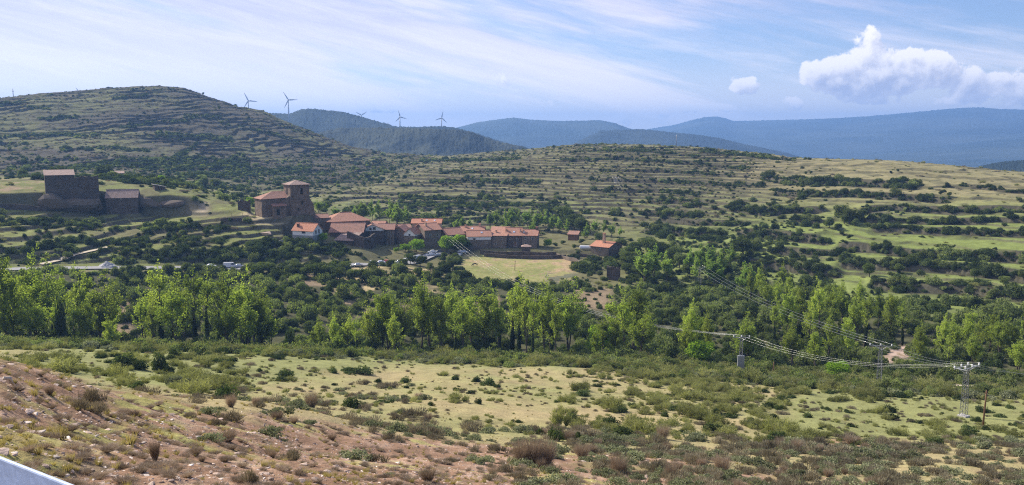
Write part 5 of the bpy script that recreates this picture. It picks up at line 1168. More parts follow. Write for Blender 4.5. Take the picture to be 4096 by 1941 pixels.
# ---- church: tower with hipped roof, nave, porch
def church():
    a = float(pix(301.5, 200)[0]); r = 401.0; zb = zat(221.5, r, 301); root = empty('church', (math.sin(a) * r, math.cos(a) * r, zb), -a + math.radians(20))
    tag(root, 'brown stone church with a square belfry tower and a red hipped nave roof', 'church')
    k = r / F_PX * 1.03
    z1 = zat(197.0, r) - zb; z2 = zat(183.6, r) - zb; z3 = zat(179.6, r + 4) - zb
    w = 9.2; cx = -0.6
    low = MB(); x0, x1 = cx - w / 2, cx + w / 2 + 1.5
    # battered lower stage
    low.add([(x0 - .3, -1.2, -7), (x1 + 1.3, -1.2, -7), (x1 + 1.3, w + .8, -7), (x0 - .3, w + .8, -7), (x0, -.25, z1 * .35), (x1 + .6, -.25, z1 * .35), (x1 + .6, w + .3, z1 * .35), (x0, w + .3, z1 * .35), (x0, 0, z1 - 2.2), (x1, 0, z1 - 2.2), (x1, w, z1 - 2.2), (x0, w, z1 - 2.2), (x0, 0, z1), (cx + w / 2 - .1, 0, z1), (cx + w / 2 - .1, w, z1), (x0, w, z1)],
            [(3, 2, 1, 0)] + [(b + i, b + (i + 1) % 4, b + 4 + (i + 1) % 4, b + 4 + i) for b in (0, 4, 8) for i in range(4)] + [(12, 13, 14, 15)])
    t = low.build('tower', M['church_stone'], root)
    MB().box(x0 - .18, cx + w / 2 + .1, -.18, w + .18, z1, z1 + .35).build('string_course', M['stone'], t)
    # belfry stage with real openings: four corner piers, a sill wall and a lintel wall
    bf = MB(); xa, xb = cx - w / 2 + .15, cx + w / 2 - .15; ya, yb = .15, w - .15; zo0, zo1 = z1 + 2.2, z2 - 1.3; th = .9; ow = 1.35
    bf.box(xa, xb, ya, yb, z1 + .35, zo0); bf.box(xa, xb, ya, yb, zo1, z2)
    for sx in (0, 1):
        for sy in (0, 1):
            X = (xa, cx + .9 - ow / 2) if sx == 0 else (cx + .9 + ow / 2, xb); Y = (ya, (ya + yb) / 2 - .7) if sy == 0 else ((ya + yb) / 2 + .7, yb)
            bf.box(X[0], X[1], Y[0], Y[1], zo0, zo1)
    bf.build('belfry', M['church_stone'], root)
    MB().tube([(cx + .9, 2.0, zo1 - .1), (cx + .9, 2.0, zo1 - .5), (cx + .9, 2.0, zo1 - 1.2), (cx + .9, 2.0, zo1 - 1.35)], [.12, .35, .5, .6], 12).build('bell', M['steel'], root)
    MB().box(xa - .25, xb + .25, ya - .25, yb + .25, z2, z2 + .3).build('cornice', M['stone'], root)
    e = .75; c = [(xa - e, ya - e, z2 + .25), (xb + e, ya - e, z2 + .25), (xb + e, yb + e, z2 + .25), (xa - e, yb + e, z2 + .25)]; ap = (cx, w / 2, z3 + .5)
    roof_mesh([[c[i], c[(i + 1) % 4], ap] for i in range(4)], M['tile_pale'], root, name='tower_roof')
    MB().box(ap[0] - .05, ap[0] + .05, ap[1] - .05, ap[1] + .05, ap[2] - .1, ap[2] + 1.5).box(ap[0] - .4, ap[0] + .4, ap[1] - .04, ap[1] + .04, ap[2] + .8, ap[2] + .95).build('cross', M['steel'], root)
    MB().box(cx + .5, cx + 1.3, -.12, .15, z1 * .35 + 4.2, z1 * .35 + 5.6).build('niche', M['dark'], root)
    MB().box(cx - 1.2, cx - .8, -.3, .15, z1 * .35 + 1.5, z1 * .35 + 2.5).build('slit_window', M['dark'], root)
    # stair turret and nave to the west
    MB().add([(x0 - 3.2, .9, -6), (x0, .9, -6), (x0, 6, -6), (x0 - 3.2, 6, -6), (x0 - 3.2, .9, z1 - .6), (x0, .9, z1 + 1.6), (x0, 6, z1 + 1.6), (x0 - 3.2, 6, z1 - .6)], [(3, 2, 1, 0), (0, 1, 5, 4), (1, 2, 6, 5), (2, 3, 7, 6), (3, 0, 4, 7), (4, 5, 6, 7)]).build('stair_turret', M['church_stone'], root)
    nz0 = zat(211, 404) - zb; nz1 = zat(195.6, 404) - zb; nz2 = zat(188.5, 409) - zb; xa, xb = x0 - 12.6, x0 - 1.5; ya, yb = 2.0, 12.0
    MB().box(xa, xb, ya, yb, nz0 - 5, nz1).build('nave_wall', M['church_stone'], root)
    e = .6; c = [(xa - e, ya - e, nz1), (xb + 1.2, ya - e, nz1 + .3), (xb + 1.2, yb + e, nz1), (xa - e, yb + e, nz1)]; r1, r2 = (xa + 6.5, (ya + yb) / 2, nz2), (xb + 1.2, (ya + yb) / 2, nz2)
    roof_mesh([[c[0], c[1], r2, r1], [c[2], c[3], r1, r2], [c[3], c[0], r1]], M['tile_old'], root, name='nave_roof')
    MB().add([(xb + .9, ya - .2, nz1), (xb + .9, yb + .2, nz1), (xb + .9, (ya + yb) / 2, nz2 - .2), (xb + 1.1, ya - .2, nz1), (xb + 1.1, yb + .2, nz1), (xb + 1.1, (ya + yb) / 2, nz2 - .2)], [(0, 1, 2), (5, 4, 3), (0, 3, 4, 1), (1, 4, 5, 2), (2, 5, 3, 0)]).build('nave_gable', M['church_stone'], root)
    pz = zat(203.2, 399) - zb; MB().box(xb - 6.5, xb - .8, -.8, ya, nz0 - 5, pz).build('porch_wall', M['church_stone'], root)
    roof_mesh([[(xb - 7.1, -1.3, pz), (xb - .4, -1.3, pz + .2), (xb - .4, ya, pz + 1.3), (xb - 7.1, ya, pz + 1.1)]], M['tile_old'], root, name='porch_roof')
    MB().box(xb - 5.3, xb - 3.9, -.88, -.7, nz0, nz0 + 2.6).build('door', M['dark'], root)
    MB().box(xa + 5, xa + 5.6, ya - .08, ya + .1, nz0 + 2.5, nz0 + 4.3).build('window', M['dark'], root)
church()
W2 = lambda us, z, ww=0.8, wh=1.0, s='f': [(s, u, z, ww, wh) for u in us]
house(293.5, 312.3, 237.6, 230.4, 223.4, 380, 7.0, -36, 'gx', 'plaster', 'tile_new', 'white plastered house with a bright orange roof just below the church', wins=[('f', 0.5, 1.9, 1.6, 1.0), ('r', -1.4, 1.7, 0.8, 1.5), ('r', 0.9, 1.7, 0.8, 1.8)], chims=[(0.17, 0.25, 0.9, 1.3, 'wood')], band=(235.2, 'steel'), found=2.5)
house(316.5, 328.8, 224.5, 217.8, 214.0, 404, 8, 8, 'gx', 'stone', 'tile_old', 'small stone house squeezed between the church tower and the big hipped roof', wins=[('f', -1.2, 1.8, 0.6, 0.7)])
house(330, 369.5, 226.5, 221.0, 212.4, 404, 15, 14, 'hip', 'stone', 'tile_mid', 'largest stone house with a broad reddish hipped roof east of the church', wins=W2((4, 7, -5), 0.9, .7, .7), ov=0.8, hipin=0.36)
house(331, 362, 244, 231.8, 223.2, 392, 13, -10, 'gx', 'dark_stone', 'tile_old', 'dark stone barn with a long mossy tiled roof in front of the hipped one', name='barn', cat='barn', ov=0.6, wins=[('f', 4.5, 2.2, 0.8, 0.9)])
house(336, 352, 247, 240.2, 233.0, 384, 8, -28, 'shed', 'dark_stone', 'tile_pale', 'low shed with a pale weathered lean-to roof in the west of the village', name='shed', cat='shed', ov=0.6)
house(361.5, 383.5, 244, 229.3, 224.6, 400, 12, 3, 'gy', 'plaster', 'tile_old', 'house with a low white gable above dark stone beside the mossy barn', band=(230.8, 'dark_stone'), wins=[('f', -0.8, 6.6, 0.9, 1.0), ('f', 0.9, 6.7, 1.2, 1.1)], chims=[(0.5, 0.08, 0.7, 0.9, 'stucco')], ov=0.6)
house(372, 384, 229, 225.0, 221.2, 424, 9, -12, 'gx', 'stone', 'tile_mid', 'little tiled house peeping over the white gable house')
house(378.5, 394, 236, 229.4, 223.9, 405, 10, -6, 'gx', 'stone', 'tile_old', 'stone house with an old tiled roof east of the white gable', wins=[('f', 1.5, 1.0, .7, .9)])
house(391, 407, 238, 232.4, 226.4, 408, 9, -18, 'gy', 'stone', 'tile_old', 'narrow stone house turned gable-on in the middle of the village', wins=W2((0,), 1.5))
house(404, 415, 240.5, 233.6, 228.6, 402, 9, -22, 'gy', 'plaster', 'tile_mid', 'small house with a tiny white gable in the village middle', wins=[('f', 0, 2.2, .7, .9)], band=(235.8, 'stone'))
house(400, 411, 231, 227.5, 224.3, 424, 8, 10, 'gx', 'stucco', 'tile_old', 'low pinkish roofed house behind the tiny white gable')
house(412.5, 440.5, 229, 222.9, 218.9, 428, 9, -6, 'gx', 'stucco', 'tile_new', 'brick-coloured house with the brightest orange roof and two skylights', sky=[(0.5, 0.55), (0.78, 0.55)], chims=[(0.33, 0.2, 0.8, 1.3, 'stucco')], ov=0.7, wins=W2((2, 5, -4), 1.2, .9, .9))
house(425, 441, 245.5, 229.6, 223.2, 405, 12, 24, 'gx', 'stone', 'tile_mid', 'tall grey stone house with a wide orange-brown roof and one chimney', chims=[(0.25, 0.3, 0.8, 1.6, 'stucco')], wins=[('f', -1.5, 4.2, .9, 1.3), ('f', 2.2, 4.3, .8, 1.0), ('f', 1.6, 1.2, .8, 1.0), ('l', 1, 4.5, .8, 1.0)], ov=0.6)
house(441.5, 446, 243, 232.5, 230.0, 410, 6, 0, 'shed', 'stucco', 'tile_old', 'narrow reddish wall house wedged beside the tall grey one')
house(447, 464, 243.5, 234.2, 227.8, 408, 10, 26, 'gx', 'stone', 'tile_mid', 'stone house with a sloping roof at the west end of the long row', ov=0.6, wins=W2((1,), 1.6))
house(460, 484, 238, 231.2, 226.4, 420, 9, -5, 'gx', 'stone', 'tile_mid', 'second-row house with two chimneys behind the white wall house', chims=[(0.2, 0.4, .8, 1.1, 'stucco'), (0.8, 0.5, .9, 1.5, 'stucco')], sky=[(0.5, .5)])
house(467.5, 491, 246, 236.2, 230.7, 407, 9, 4, 'gx', 'plaster', 'tile_mid', 'long low house with a white plastered wall under a tiled roof', wins=[('f', -2.4, 2.7, 1.1, 1.1), ('f', 3.5, 1.2, .7, .9)], band=(239.8, 'stone'), sky=[(.62, .6)], ov=0.5)
house(489, 506.5, 246.8, 235.6, 227.0, 408, 12, -8, 'shed', 'stone', 'tile_mid', 'stone house with a steep one-sided roof and chimney in the long row', chims=[(0.35, 0.35, .8, 1.2, 'stucco')], wins=[('f', -1, 1.0, .8, 1.0), ('f', 2.4, 1.5, .7, .8), ('f', 2, 3.6, .6, .8)], sky=())
house(505.5, 521.5, 246.6, 235.3, 227.8, 409, 11, -3, 'gx', 'dark_stone', 'tile_mid', 'dark stone house with a skylight near the middle of the long row', sky=[(0.52, 0.4)], chims=[(0.92, 0.25, .8, 1.5, 'stucco'), (0.03, 0.3, .8, 1.0, 'stucco')], wins=[('f', -1.6, 3.4, .7, .8), ('f', 1.8, 3.3, .7, .8)], doors=[('f', 0.8, 0.1, 1.2, 2.1)])
house(521.8, 537.2, 246.4, 235.4, 229.7, 408.5, 10, -6, 'gx', 'stone', 'tile_mid', 'end house of the long stone row with two dark-topped chimneys', chims=[(0.06, 0.3, .8, 1.1, 'stucco'), (0.9, 0.5, .9, 1.3, 'wood')], wins=[('f', -2, 3.4, .9, 1.0), ('f', 1.6, 3.2, 1.1, 1.2), ('f', -1.8, .8, .9, 1.2)], sky=[(.1, .5)])
house(522, 530.5, 249.4, 246.6, 244.3, 398, 4, 0, 'hip', 'dark_stone', 'tile_pale', 'tiny pale-roofed hut in front of the long row', name='hut', cat='hut', hipin=0.5)
house(568, 577.5, 238.5, 234.4, 231.2, 416, 5, -10, 'shed', 'wood', 'tile_old', 'open wooden shelter with a brown roof among the eastern trees', name='shelter', cat='shelter', found=1)
house(590.6, 608.8, 255, 246.6, 241.3, 400, 11, -33, 'gx', 'stone', 'tile_new', 'lone stone house with a bright orange roof and red chimney east of the village', wins=[('f', 0.2, 2.2, .7, .8), ('r', 1, 3, .8, 1)], chims=[(0.5, 0.35, 1.1, 4.6, 'stucco')])
# ---- ruins
M['bank_rock'] = simple('bank_rock', (0.14, 0.11, 0.08), 0.95, var=0.45, scale=0.8, bump=0.3)
house(53.5, 74, 192.5, 175.0, 170.0, 424, 8, 2, 'shed', 'dark_stone', 'tile_pale', 'tall roofed half of the ruined dark stone barn on the hamlet knoll', name='ruin', cat='ruin', found=6, ov=0.3)
def ruin_shell(xl, xr, yb, ye, r, depth, label):
    a = float(pix((xl + xr) / 2, 190)[0]); w = (xr - xl) * r / F_PX / math.cos(a); zb = zat(yb, r, (xl + xr) / 2); h = zat(ye, r, (xl + xr) / 2) - zb
    root = empty('ruin', (math.sin(a) * r, math.cos(a) * r, zb), -a); tag(root, label, 'ruin'); t = 0.7; rng = np.random.default_rng(int(xl * 7))
    def wall_(x0, y0, x1, y1, h0, h1):
        n = 9; mb = MB(); d = Vector((x1 - x0, y1 - y0, 0)); L = d.length; d.normalize(); nn = Vector((-d.y, d.x, 0)) * t / 2; vs = []
        for k in range(n + 1):
            p = Vector((x0, y0, 0)) + d * L * k / n; hh = h0 + (h1 - h0) * k / n + rng.uniform(-1.2, 0.3)
            vs += [p - nn + Vector((0, 0, -6)), p + nn + Vector((0, 0, -6)), p + nn + Vector((0, 0, hh)), p - nn + Vector((0, 0, hh))]
        fs = [(0, 1, 2, 3), (n * 4 + 3, n * 4 + 2, n * 4 + 1, n * 4)] + [(4 * k + i, 4 * k + 4 + i, 4 * k + 4 + (i + 1) % 4, 4 * k + (i + 1) % 4) for k in range(n) for i in range(4)]
        mb.add(vs, fs).build('wall', M['dark_stone'], root)
    wall_(-w / 2, 0, w / 2, 0, h, h); wall_(w / 2 - t / 2, .4, w / 2 - t / 2, depth, h, h * .8); wall_(-w / 2, depth, w / 2, depth, h * .9, h * .8); wall_(-w / 2 + t / 2, .4, -w / 2 + t / 2, depth, h * .9, h)
    return root
ruin_shell(74.3, 95, 192.5, 175.4, 424.3, 8, 'roofless half of the ruined dark stone barn on the knoll')
house(112, 136, 213, 197.6, 189.6, 423, 9, -8, 'gx', 'dark_stone', 'tile_pale', 'stone ruin with a sagging pale pink roof set into the grassy bank', name='ruin', cat='ruin', found=5, ov=0.3, wins=[('f', -0.3, 6.0, .6, .5)])
house(158.5, 167, 191, 187.0, 184.4, 440, 5, 10, 'shedl', 'dark_stone', 'concrete', 'small dark stone barn with a grey slab roof at the knoll edge', name='barn', cat='barn')
house(117, 126, 175.5, 173.2, 171.4, 520, 5, 0, 'shed', 'dark_stone', 'tile_pale', 'tiny hut roof just above the grass behind the ruins', name='hut', cat='hut')
ruin_shell(608, 621.5, 281, 266.5, 352, 5, 'square roofless stone ruin overgrown below the lone house')
ruin_shell(238, 249, 211, 200, 412, 4, 'broken stone wall corner standing west of the church')

for (px_, r_, w_, h_, sd__, lb) in ((60, 421, 19, 7, 71, 'rough dark mound carrying the tall roofed ruin'), (80, 421, 20, 6.5, 72, 'rough dark mound under the roofless ruin'), (97, 421.5, 13, 5, 73, 'low dark rock slope beside the roofless ruin'), (150, 426, 15, 4.5, 74, 'dark earthy bank face east of the sagging ruin'), (172, 427, 16, 4.5, 75, 'dark earthy bank face in the middle of the knoll edge'), (190, 427, 12, 4, 76, 'rocky nose at the east end of the knoll bank')):
    o = make_stone(sd__, M['bank_rock']); o.name = 'rock'; p = stand(px_, r_); o.location = (p.x, p.y + 1, zat(204, r_, px_)); o.scale = (w_ / 2 * 1.1, w_ / 3.4, h_ * 2.2); tag(o, lb, 'rock')
# ---- field and garden walls, following the ground
def stone_wall(pts, h, label, mat='dark_stone', t=0.6, group=None, name='stone_wall'):
    P = [np.array(rp(x, r)) for x, r in pts]; out = []
    for a, b in zip(P[:-1], P[1:]):
        n = max(1, int(np.linalg.norm(b - a) / 1.2)); out += [a + (b - a) * k / n for k in range(n)]
    out.append(P[-1]); out = np.array(out); t_ = np.gradient(out, axis=0); t_ /= np.linalg.norm(t_, axis=1)[:, None]; nn = np.stack([-t_[:, 1], t_[:, 0]], 1) * t / 2
    rng = np.random.default_rng(int(pts[0][0] * 13)); z = ground(out[:, 0], out[:, 1]); zt = z + h + rng.uniform(-.12, .12, len(z)) + 0.16 * h * np.sin(np.arange(len(z)) * .37 + pts[0][0]) * np.sin(np.arange(len(z)) * .13); vs = []
    for p, q, zz_, zc in zip(out, nn, z, zt): vs += [(p[0] - q[0], p[1] - q[1], zz_ - 1.5), (p[0] + q[0], p[1] + q[1], zz_ - 1.5), (p[0] + q[0], p[1] + q[1], zc), (p[0] - q[0], p[1] - q[1], zc)]
    n = len(out) - 1; fs = [(0, 1, 2, 3), (n * 4 + 3, n * 4 + 2, n * 4 + 1, n * 4)] + [(4 * k + i, 4 * k + 4 + i, 4 * k + 4 + (i + 1) % 4, 4 * k + (i + 1) % 4) for k in range(n) for i in range(4)]
    return tag(MB().add(vs, fs).build(name, M[mat], None), label, 'wall', group)
stone_wall([(480, 397), (500, 396), (520, 395.5), (545, 396), (556, 398)], 2.0, 'long dark garden wall in front of the stone row')
stone_wall([(484, 392), (505, 390), (530, 389), (552, 391), (566, 394)], 1.6, 'lower field wall along the top of the horse meadow')
stone_wall([(556, 398), (560, 394), (568, 388), (576, 382), (582, 374)], 1.7, 'stepped wall running down from the village corner to the east', 'stone')
stone_wall([(574, 398), (584, 398), (594, 396)], 1.4, 'short wall in front of the lone house garden')
stone_wall([(348, 386), (356, 382), (364, 380), (370, 383), (374, 388), (375, 394)], 5.5, 'curved high retaining wall below the village barn', 'dark_stone', 0.9)
stone_wall([(0, 421), (12, 421.5), (25, 421), (50, 421)], 2.2, 'tall dry-stone terrace wall under the ruined hamlet', 'dark_stone')
stone_wall([(267, 372), (275, 373), (283, 376), (290, 379)], 1.0, 'pale low garden wall leading to the white house', 'concrete', 0.3)
stone_wall([(222, 396), (232, 395), (243, 394)], 1.6, 'broken field wall on the grass west of the church', 'dark_stone')
stone_wall([(60, 404), (80, 402), (104, 403)], 1.5, 'rubble wall below the roofed ruin', 'dark_stone')

# ---- rocks under the church and in the meadow bank
def boulder(px, r, w, h, label, mat='grey_rock', seed=1, dz=0.0):
    o = make_stone(seed, M[mat]); o.name = 'rock'; p = stand(px, r); o.location = (p.x, p.y, p.z + dz); o.scale = (w / 2, w / 2, h); o.rotation_euler = (0, 0, seed * 1.3); tag(o, label, 'rock'); return o
boulder(262, 398, 17, 5, 'tan rock outcrop carrying the nave of the church', 'rock', 61, -2); boulder(277, 392, 14, 8, 'steep brown rock face under the church porch', 'rock', 62, -4); boulder(288, 391, 10, 8, 'shadowed rock at the foot of the church tower', 'grey_rock', 63, -4)
boulder(268, 386, 12, 4, 'pale rocky hump between the church and the white house', 'rock', 64, -1)
boulder(549, 356, 12, 3, 'grey rock slab at the lower edge of the horse meadow', 'grey_rock', 65, -.8); boulder(562, 358, 13, 6, 'big rounded grey rock east of the horse meadow', 'grey_rock', 66, -1.5); boulder(572, 360, 10, 6, 'grey rock shoulder beside the big rounded one', 'grey_rock', 67, -1.5)
boulder(590, 372, 6, 2.5, 'small grey rock near the stepped wall', 'grey_rock', 68, -.5)
boulder(452, 381 - 240, 0.9, .5, 'white stone lying on the edge of the heather slope', 'pale_rock', 69)
o = boulder(109, 344, 8.5, 5.2, 'pale grey cone of gravel beside the road', 'gravel', 70, -1.2)
bpy.data.objects.remove(o)
hp = stand(109, 345); hb = MB(); rngh = np.random.default_rng(3); R_, S_ = 7, 20; vs = [(0, 0, 2.3)]
for k in range(1, R_ + 1):
    for q in range(S_): an = 2 * math.pi * q / S_; rad = k / R_ * 3.6 * (1 + .08 * rngh.normal()); vs.append((math.cos(an) * rad, math.sin(an) * rad, 2.3 * (1 - k / R_) + .08 * rngh.normal() - (0.3 if k == R_ else 0)))
fs = [(0, 1 + q, 1 + (q + 1) % S_) for q in range(S_)] + [(1 + (k - 1) * S_ + q, 1 + k * S_ + q, 1 + k * S_ + (q + 1) % S_, 1 + (k - 1) * S_ + (q + 1) % S_) for k in range(1, R_) for q in range(S_)]
hb.add(vs, fs); o = hb.build('gravel_heap', M['gravel']); o.location = hp; tag(o, 'pale grey cone-shaped heap of gravel beside the road', 'gravel heap')

# ------------------------------------------------------------------ cars, horse and other things in the village
def make_car(mat, van=False):
    root = empty('parked_car', (0, 0, 0)); L, Wd = (4.3, 1.75) if not van else (5.2, 1.95)
    prof = [(-L / 2, .35), (-L / 2 + .05, .75), (-L / 2 + .9, .92), (-L / 2 + 1.45, 1.42), (.75, 1.46), (L / 2 - .75, .98), (L / 2 - .05, .88), (L / 2, .35)] if not van else [(-L / 2, .4), (-L / 2 + .1, 1.0), (-L / 2 + .9, 1.25), (-L / 2 + 1.5, 2.1), (L / 2 - .1, 2.2), (L / 2, 1.9), (L / 2, .4), (L / 2 - .2, .35)]
    vs, n = [], len(prof)
    for y, ins in ((-Wd / 2, 1), (Wd / 2, 1)):
        for x, z in prof: vs.append((x, y * (0.86 if z > 1.2 else 1.0), z))
    fs = [tuple(range(n - 1, -1, -1)), tuple(range(n, 2 * n))] + [(k, (k + 1) % n, n + (k + 1) % n, n + k) for k in range(n)]
    MB().add(vs, fs).build('body', mat, root, bevel=0.07)
    g = MB(); top = 1.36 if not van else 1.95; bot = .95 if not van else 1.3; xa, xb = (-L / 2 + 1.2, 1.15) if not van else (-L / 2 + 1.2, -0.1)
    for s in (-1, 1): g.add([(xa, s * (Wd / 2 * .985), bot), (xb, s * Wd / 2 * .985, bot), (xb - .4, s * (Wd / 2 * .86 + .015), top), (xa + .35, s * (Wd / 2 * .86 + .015), top)], [(0, 1, 2, 3) if s < 0 else (3, 2, 1, 0)])
    g.build('side_glass', M['glass'], root)
    x0, z0, x1, z1 = prof[2][0], prof[2][1], prof[3][0], prof[3][1]; q = .02
    MB().add([(x0 + .06 - q, -Wd / 2 * .84, z0 + .05 + q), (x0 + .06 - q, Wd / 2 * .84, z0 + .05 + q), (x1 - .04 - q, Wd / 2 * .8, z1 - .04 + q), (x1 - .04 - q, -Wd / 2 * .8, z1 - .04 + q)], [(0, 3, 2, 1)]).build('windscreen', M['glass'], root)
    for x in (-L / 2 + .85, L / 2 - .85):
        for s in (-1, 1):
            wl = MB().tube([(x, s * (Wd / 2 - .2), .33), (x, s * (Wd / 2 + .03), .33)], .33, 14).build('wheel', M['rubber'], root); MB().tube([(x, s * (Wd / 2 + .03), .33), (x, s * (Wd / 2 + .045), .33)], .19, 10).build('rim', M['galv'], wl)
    for s in (-1, 1): MB().box(-L / 2 - .02, -L / 2 + .2, s * .6 - .17, s * .6 + .17, .62, .76).build('headlight', M['skylight'], root)
    return root
def car(px, r, yaw, m, label, van=False, py=None, group='cars parked in the village'):
    c = make_car(M[m], van); p = stand(px, r); c.location = (p.x, p.y, p.z + .02); a = float(pix(px, 250)[0]); c.rotation_euler = (0, 0, -a + math.radians(yaw)); c.name = 'parked_van' if van else 'parked_car'
    tag(c, label, 'van' if van else 'car', None); return c
car(358, 349.5, 10, 'car_silver', 'silver car on the road below the curved retaining wall')
car(372.5, 356, 70, 'car_white', 'white car with a dark front at the bend under the curved wall'); car(381, 358, 12, 'car_white', 'white car beyond the road bend, first of the roadside line'); car(387, 361, 8, 'car_red', 'red car in the roadside line below the green trees')
car(400, 363.5, 10, 'car_silver', 'silver car at the east end of the roadside line')
car(409, 373, 15, 'car_white', 'white car half hidden under the bushy green tree'); car(416, 374, 35, 'car_white', 'white van with an open hatch on the upper road bend', True)
for k, (x, r, y_, m_, lb) in enumerate([(431, 386, 20, 'car_white', 'white car in front row of the village parking place'), (438, 387, 15, 'car_silver', 'silver car in front row of the village parking place'), (433, 393, 10, 'car_white', 'white car in the back row of the parking place'), (439.5, 395, 5, 'car_dark', 'dark car in the back row of the parking place'), (460, 392, 80, 'car_white', 'white van standing crosswise below the dark tree'), (464, 398, 10, 'car_silver', 'silver car close behind the crosswise white van')]):
    car(x, r, y_, m_, lb, 'van' in lb and k == 4)
car(232, 346, 180, 'car_white', 'pale blue-white van parked on the lower road', True); car(240, 346.4, 178, 'car_silver', 'silver car behind the van on the lower road'); car(212, 346, 182, 'car_white', 'white car well ahead of the van on the lower road')
def horse():
    p = stand(475, 368); me = bpy.data.meshes.new('horse')
    V = [(0, 0, 1.25, .27), (.45, 0, 1.25, .29), (-.5, 0, 1.28, .29), (-.8, 0, 1.25, .25), (.78, 0, 1.2, .24), (1.1, 0, .95, .15), (1.4, 0, .6, .11), (1.55, 0, .35, .10), (1.72, 0, .1, .065)]
    E = [(0, 1), (0, 2), (2, 3), (1, 4), (4, 5), (5, 6), (6, 7), (7, 8)]
    def leg(at_, x, y, hind):
        b = len(V)
        P = [(x, y, 1.0, .12), (x + (.06 if hind else 0), y, .78, .10), (x - (.10 if hind else 0), y, .5, .06), (x - (.06 if hind else 0), y, .18, .045), (x, y, .04, .06)]
        V.extend(P); E.append((at_, b)); E.extend([(b + k, b + k + 1) for k in range(4)])
    leg(4, .72, .17, False); leg(4, .82, -.17, False); leg(3, -.82, .17, True); leg(3, -.92, -.17, True)
    for s in (-1, 1): V.append((1.40, s * .07, .72, .02)); E.append((6, len(V) - 1)); 
    me.from_pydata([v[:3] for v in V], E, []); o = bpy.data.objects.new('horse', me); COL.objects.link(o); me.materials.append(M['horse'])
    sk = o.modifiers.new('skin', 'SKIN'); sd_ = me.skin_vertices[0].data if me.skin_vertices else None
    if sd_ is None:
        import bmesh
        bm = bmesh.new(); bm.from_mesh(me); ly = bm.verts.layers.skin.verify(); bm.verts.ensure_lookup_table()
        for k, v_ in enumerate(bm.verts): v_[ly].radius = (V[k][3], V[k][3]); v_[ly].use_root = (k == 0)
        bm.to_mesh(me); bm.free()
    else:
        for k in range(len(V)): sd_[k].radius = (V[k][3], V[k][3]); sd_[k].use_root = (k == 0)
    o.modifiers.new('sub', 'SUBSURF').levels = 2; o.modifiers['sub'].render_levels = 2
    o.location = p; o.rotation_euler = (0, 0, math.radians(190)); tag(o, 'dark horse grazing with lowered head in the dry meadow', 'horse')
    MB().tube([(-.98, 0, 1.35), (-1.15, 0, 1.1), (-1.15, 0, .75), (-1.1, 0, .5)], [.05, .08, .07, .02], 6).build('tail', M['horse'], o, smooth=True)
    MB().tube([(.75, 0, 1.5), (1.05, 0, 1.15), (1.3, 0, .82)], [.03, .05, .02], 6).build('mane', M['horse'], o, smooth=True)
horse()
p = stand(585, 405); t_ = empty('water_tank', (p.x, p.y, p.z + .1), -.1); tag(t_, 'long white cylindrical tank lying on the grass beside the lone house', 'tank')
MB().tube([(-2.8, 0, .9), (-2.6, 0, .9), (2.6, 0, .9), (2.8, 0, .9)], [.5, .85, .85, .5], 16).build('shell', M['white_metal'], t_, smooth=False)
for x in (-1.6, 1.6): MB().box(x - .2, x + .2, -.6, .6, -.3, .25).build('saddle', M['concrete'], t_)

# ------------------------------------------------------------------ wind turbines on the ridge
def turbine(hx, hy, r, bl, ang, yaw, label, hh=None):
    a = float(pix(hx, hy)[0]); z = zat(hy, r, hx); root = empty('wind_turbine', (math.sin(a) * r, math.cos(a) * r, z), -a + math.radians(yaw)); tag(root, label, 'wind turbine')
    B = bl * r / F_PX; H_ = hh or B * 2.2; B *= 0.88
    MB().tube([(0, 2.5, -H_), (0, 2.5, -H_ * .5), (0, 2.5, -1.2)], [2.4, 1.9, 1.3], 14).build('tower', M['turbine'], root, smooth=True)
    MB().box(-1.6, 1.6, -.5, 8.5, -1.6, 1.7).build('nacelle', M['turbine'], root, bevel=.4)
    h = MB().tube([(0, -3.0, 0), (0, -2.2, 0), (0, -.5, 0)], [.4, 1.4, 1.7], 12).build('hub', M['turbine'], root, smooth=True)
    for k in range(3):
        t = math.radians(ang + 120 * k); d = Vector((math.sin(t), 0, math.cos(t))); s = Vector((math.cos(t), 0, -math.sin(t))); mb = MB(); vs = []
        for f, c, th in ((.03, 1.1, 1.1), (.18, 2.6, .8), (.5, 1.8, .5), (.8, 1.1, .3), (1.0, .35, .12)):
            q = d * (B * f) + Vector((0, -1.6, 0)); vs += [q - s * c * .4 - Vector((0, th / 2, 0)), q + s * c * .7, q - s * c * .4 + Vector((0, th / 2, 0)), q - s * c * .75]
        fs = [(3, 2, 1, 0), (16, 17, 18, 19)] + [(4 * k2 + i, 4 * k2 + (i + 1) % 4, 4 * k2 + 4 + (i + 1) % 4, 4 * k2 + 4 + i) for k2 in range(4) for i in range(4)]
        mb.add(vs, fs).build('blade', M['turbine'], root)
M['turbine'] = simple('turbine', (0.5, 0.52, 0.55), 0.5, var=0.02)
turbine(248.3, 100.8, 2500, 9.6, -26, 8, 'wind turbine rising just beyond the big hill crest'); turbine(288.3, 99.9, 2450, 9.8, -32, 8, 'tallest wind turbine, standing where the wooded ridge begins')
turbine(323.2, 115.5, 2900, 7.8, -30, 8, 'wind turbine with a single blade tip above the wooded ridge'); turbine(361.4, 115.2, 2950, 7.2, -62, 12, 'wind turbine sunk behind the ridge with two raised blades'); turbine(400, 117.0, 2640, 7.6, -15, 14, 'wind turbine in the saddle between the two ridges'); turbine(441.6, 118.0, 2640, 7.8, 12, 8, 'easternmost wind turbine on the low ridge end')
turbine(82, 95.0, 2600, 8.8, -38, 8, 'wind turbine showing one blade above the big hill crest')
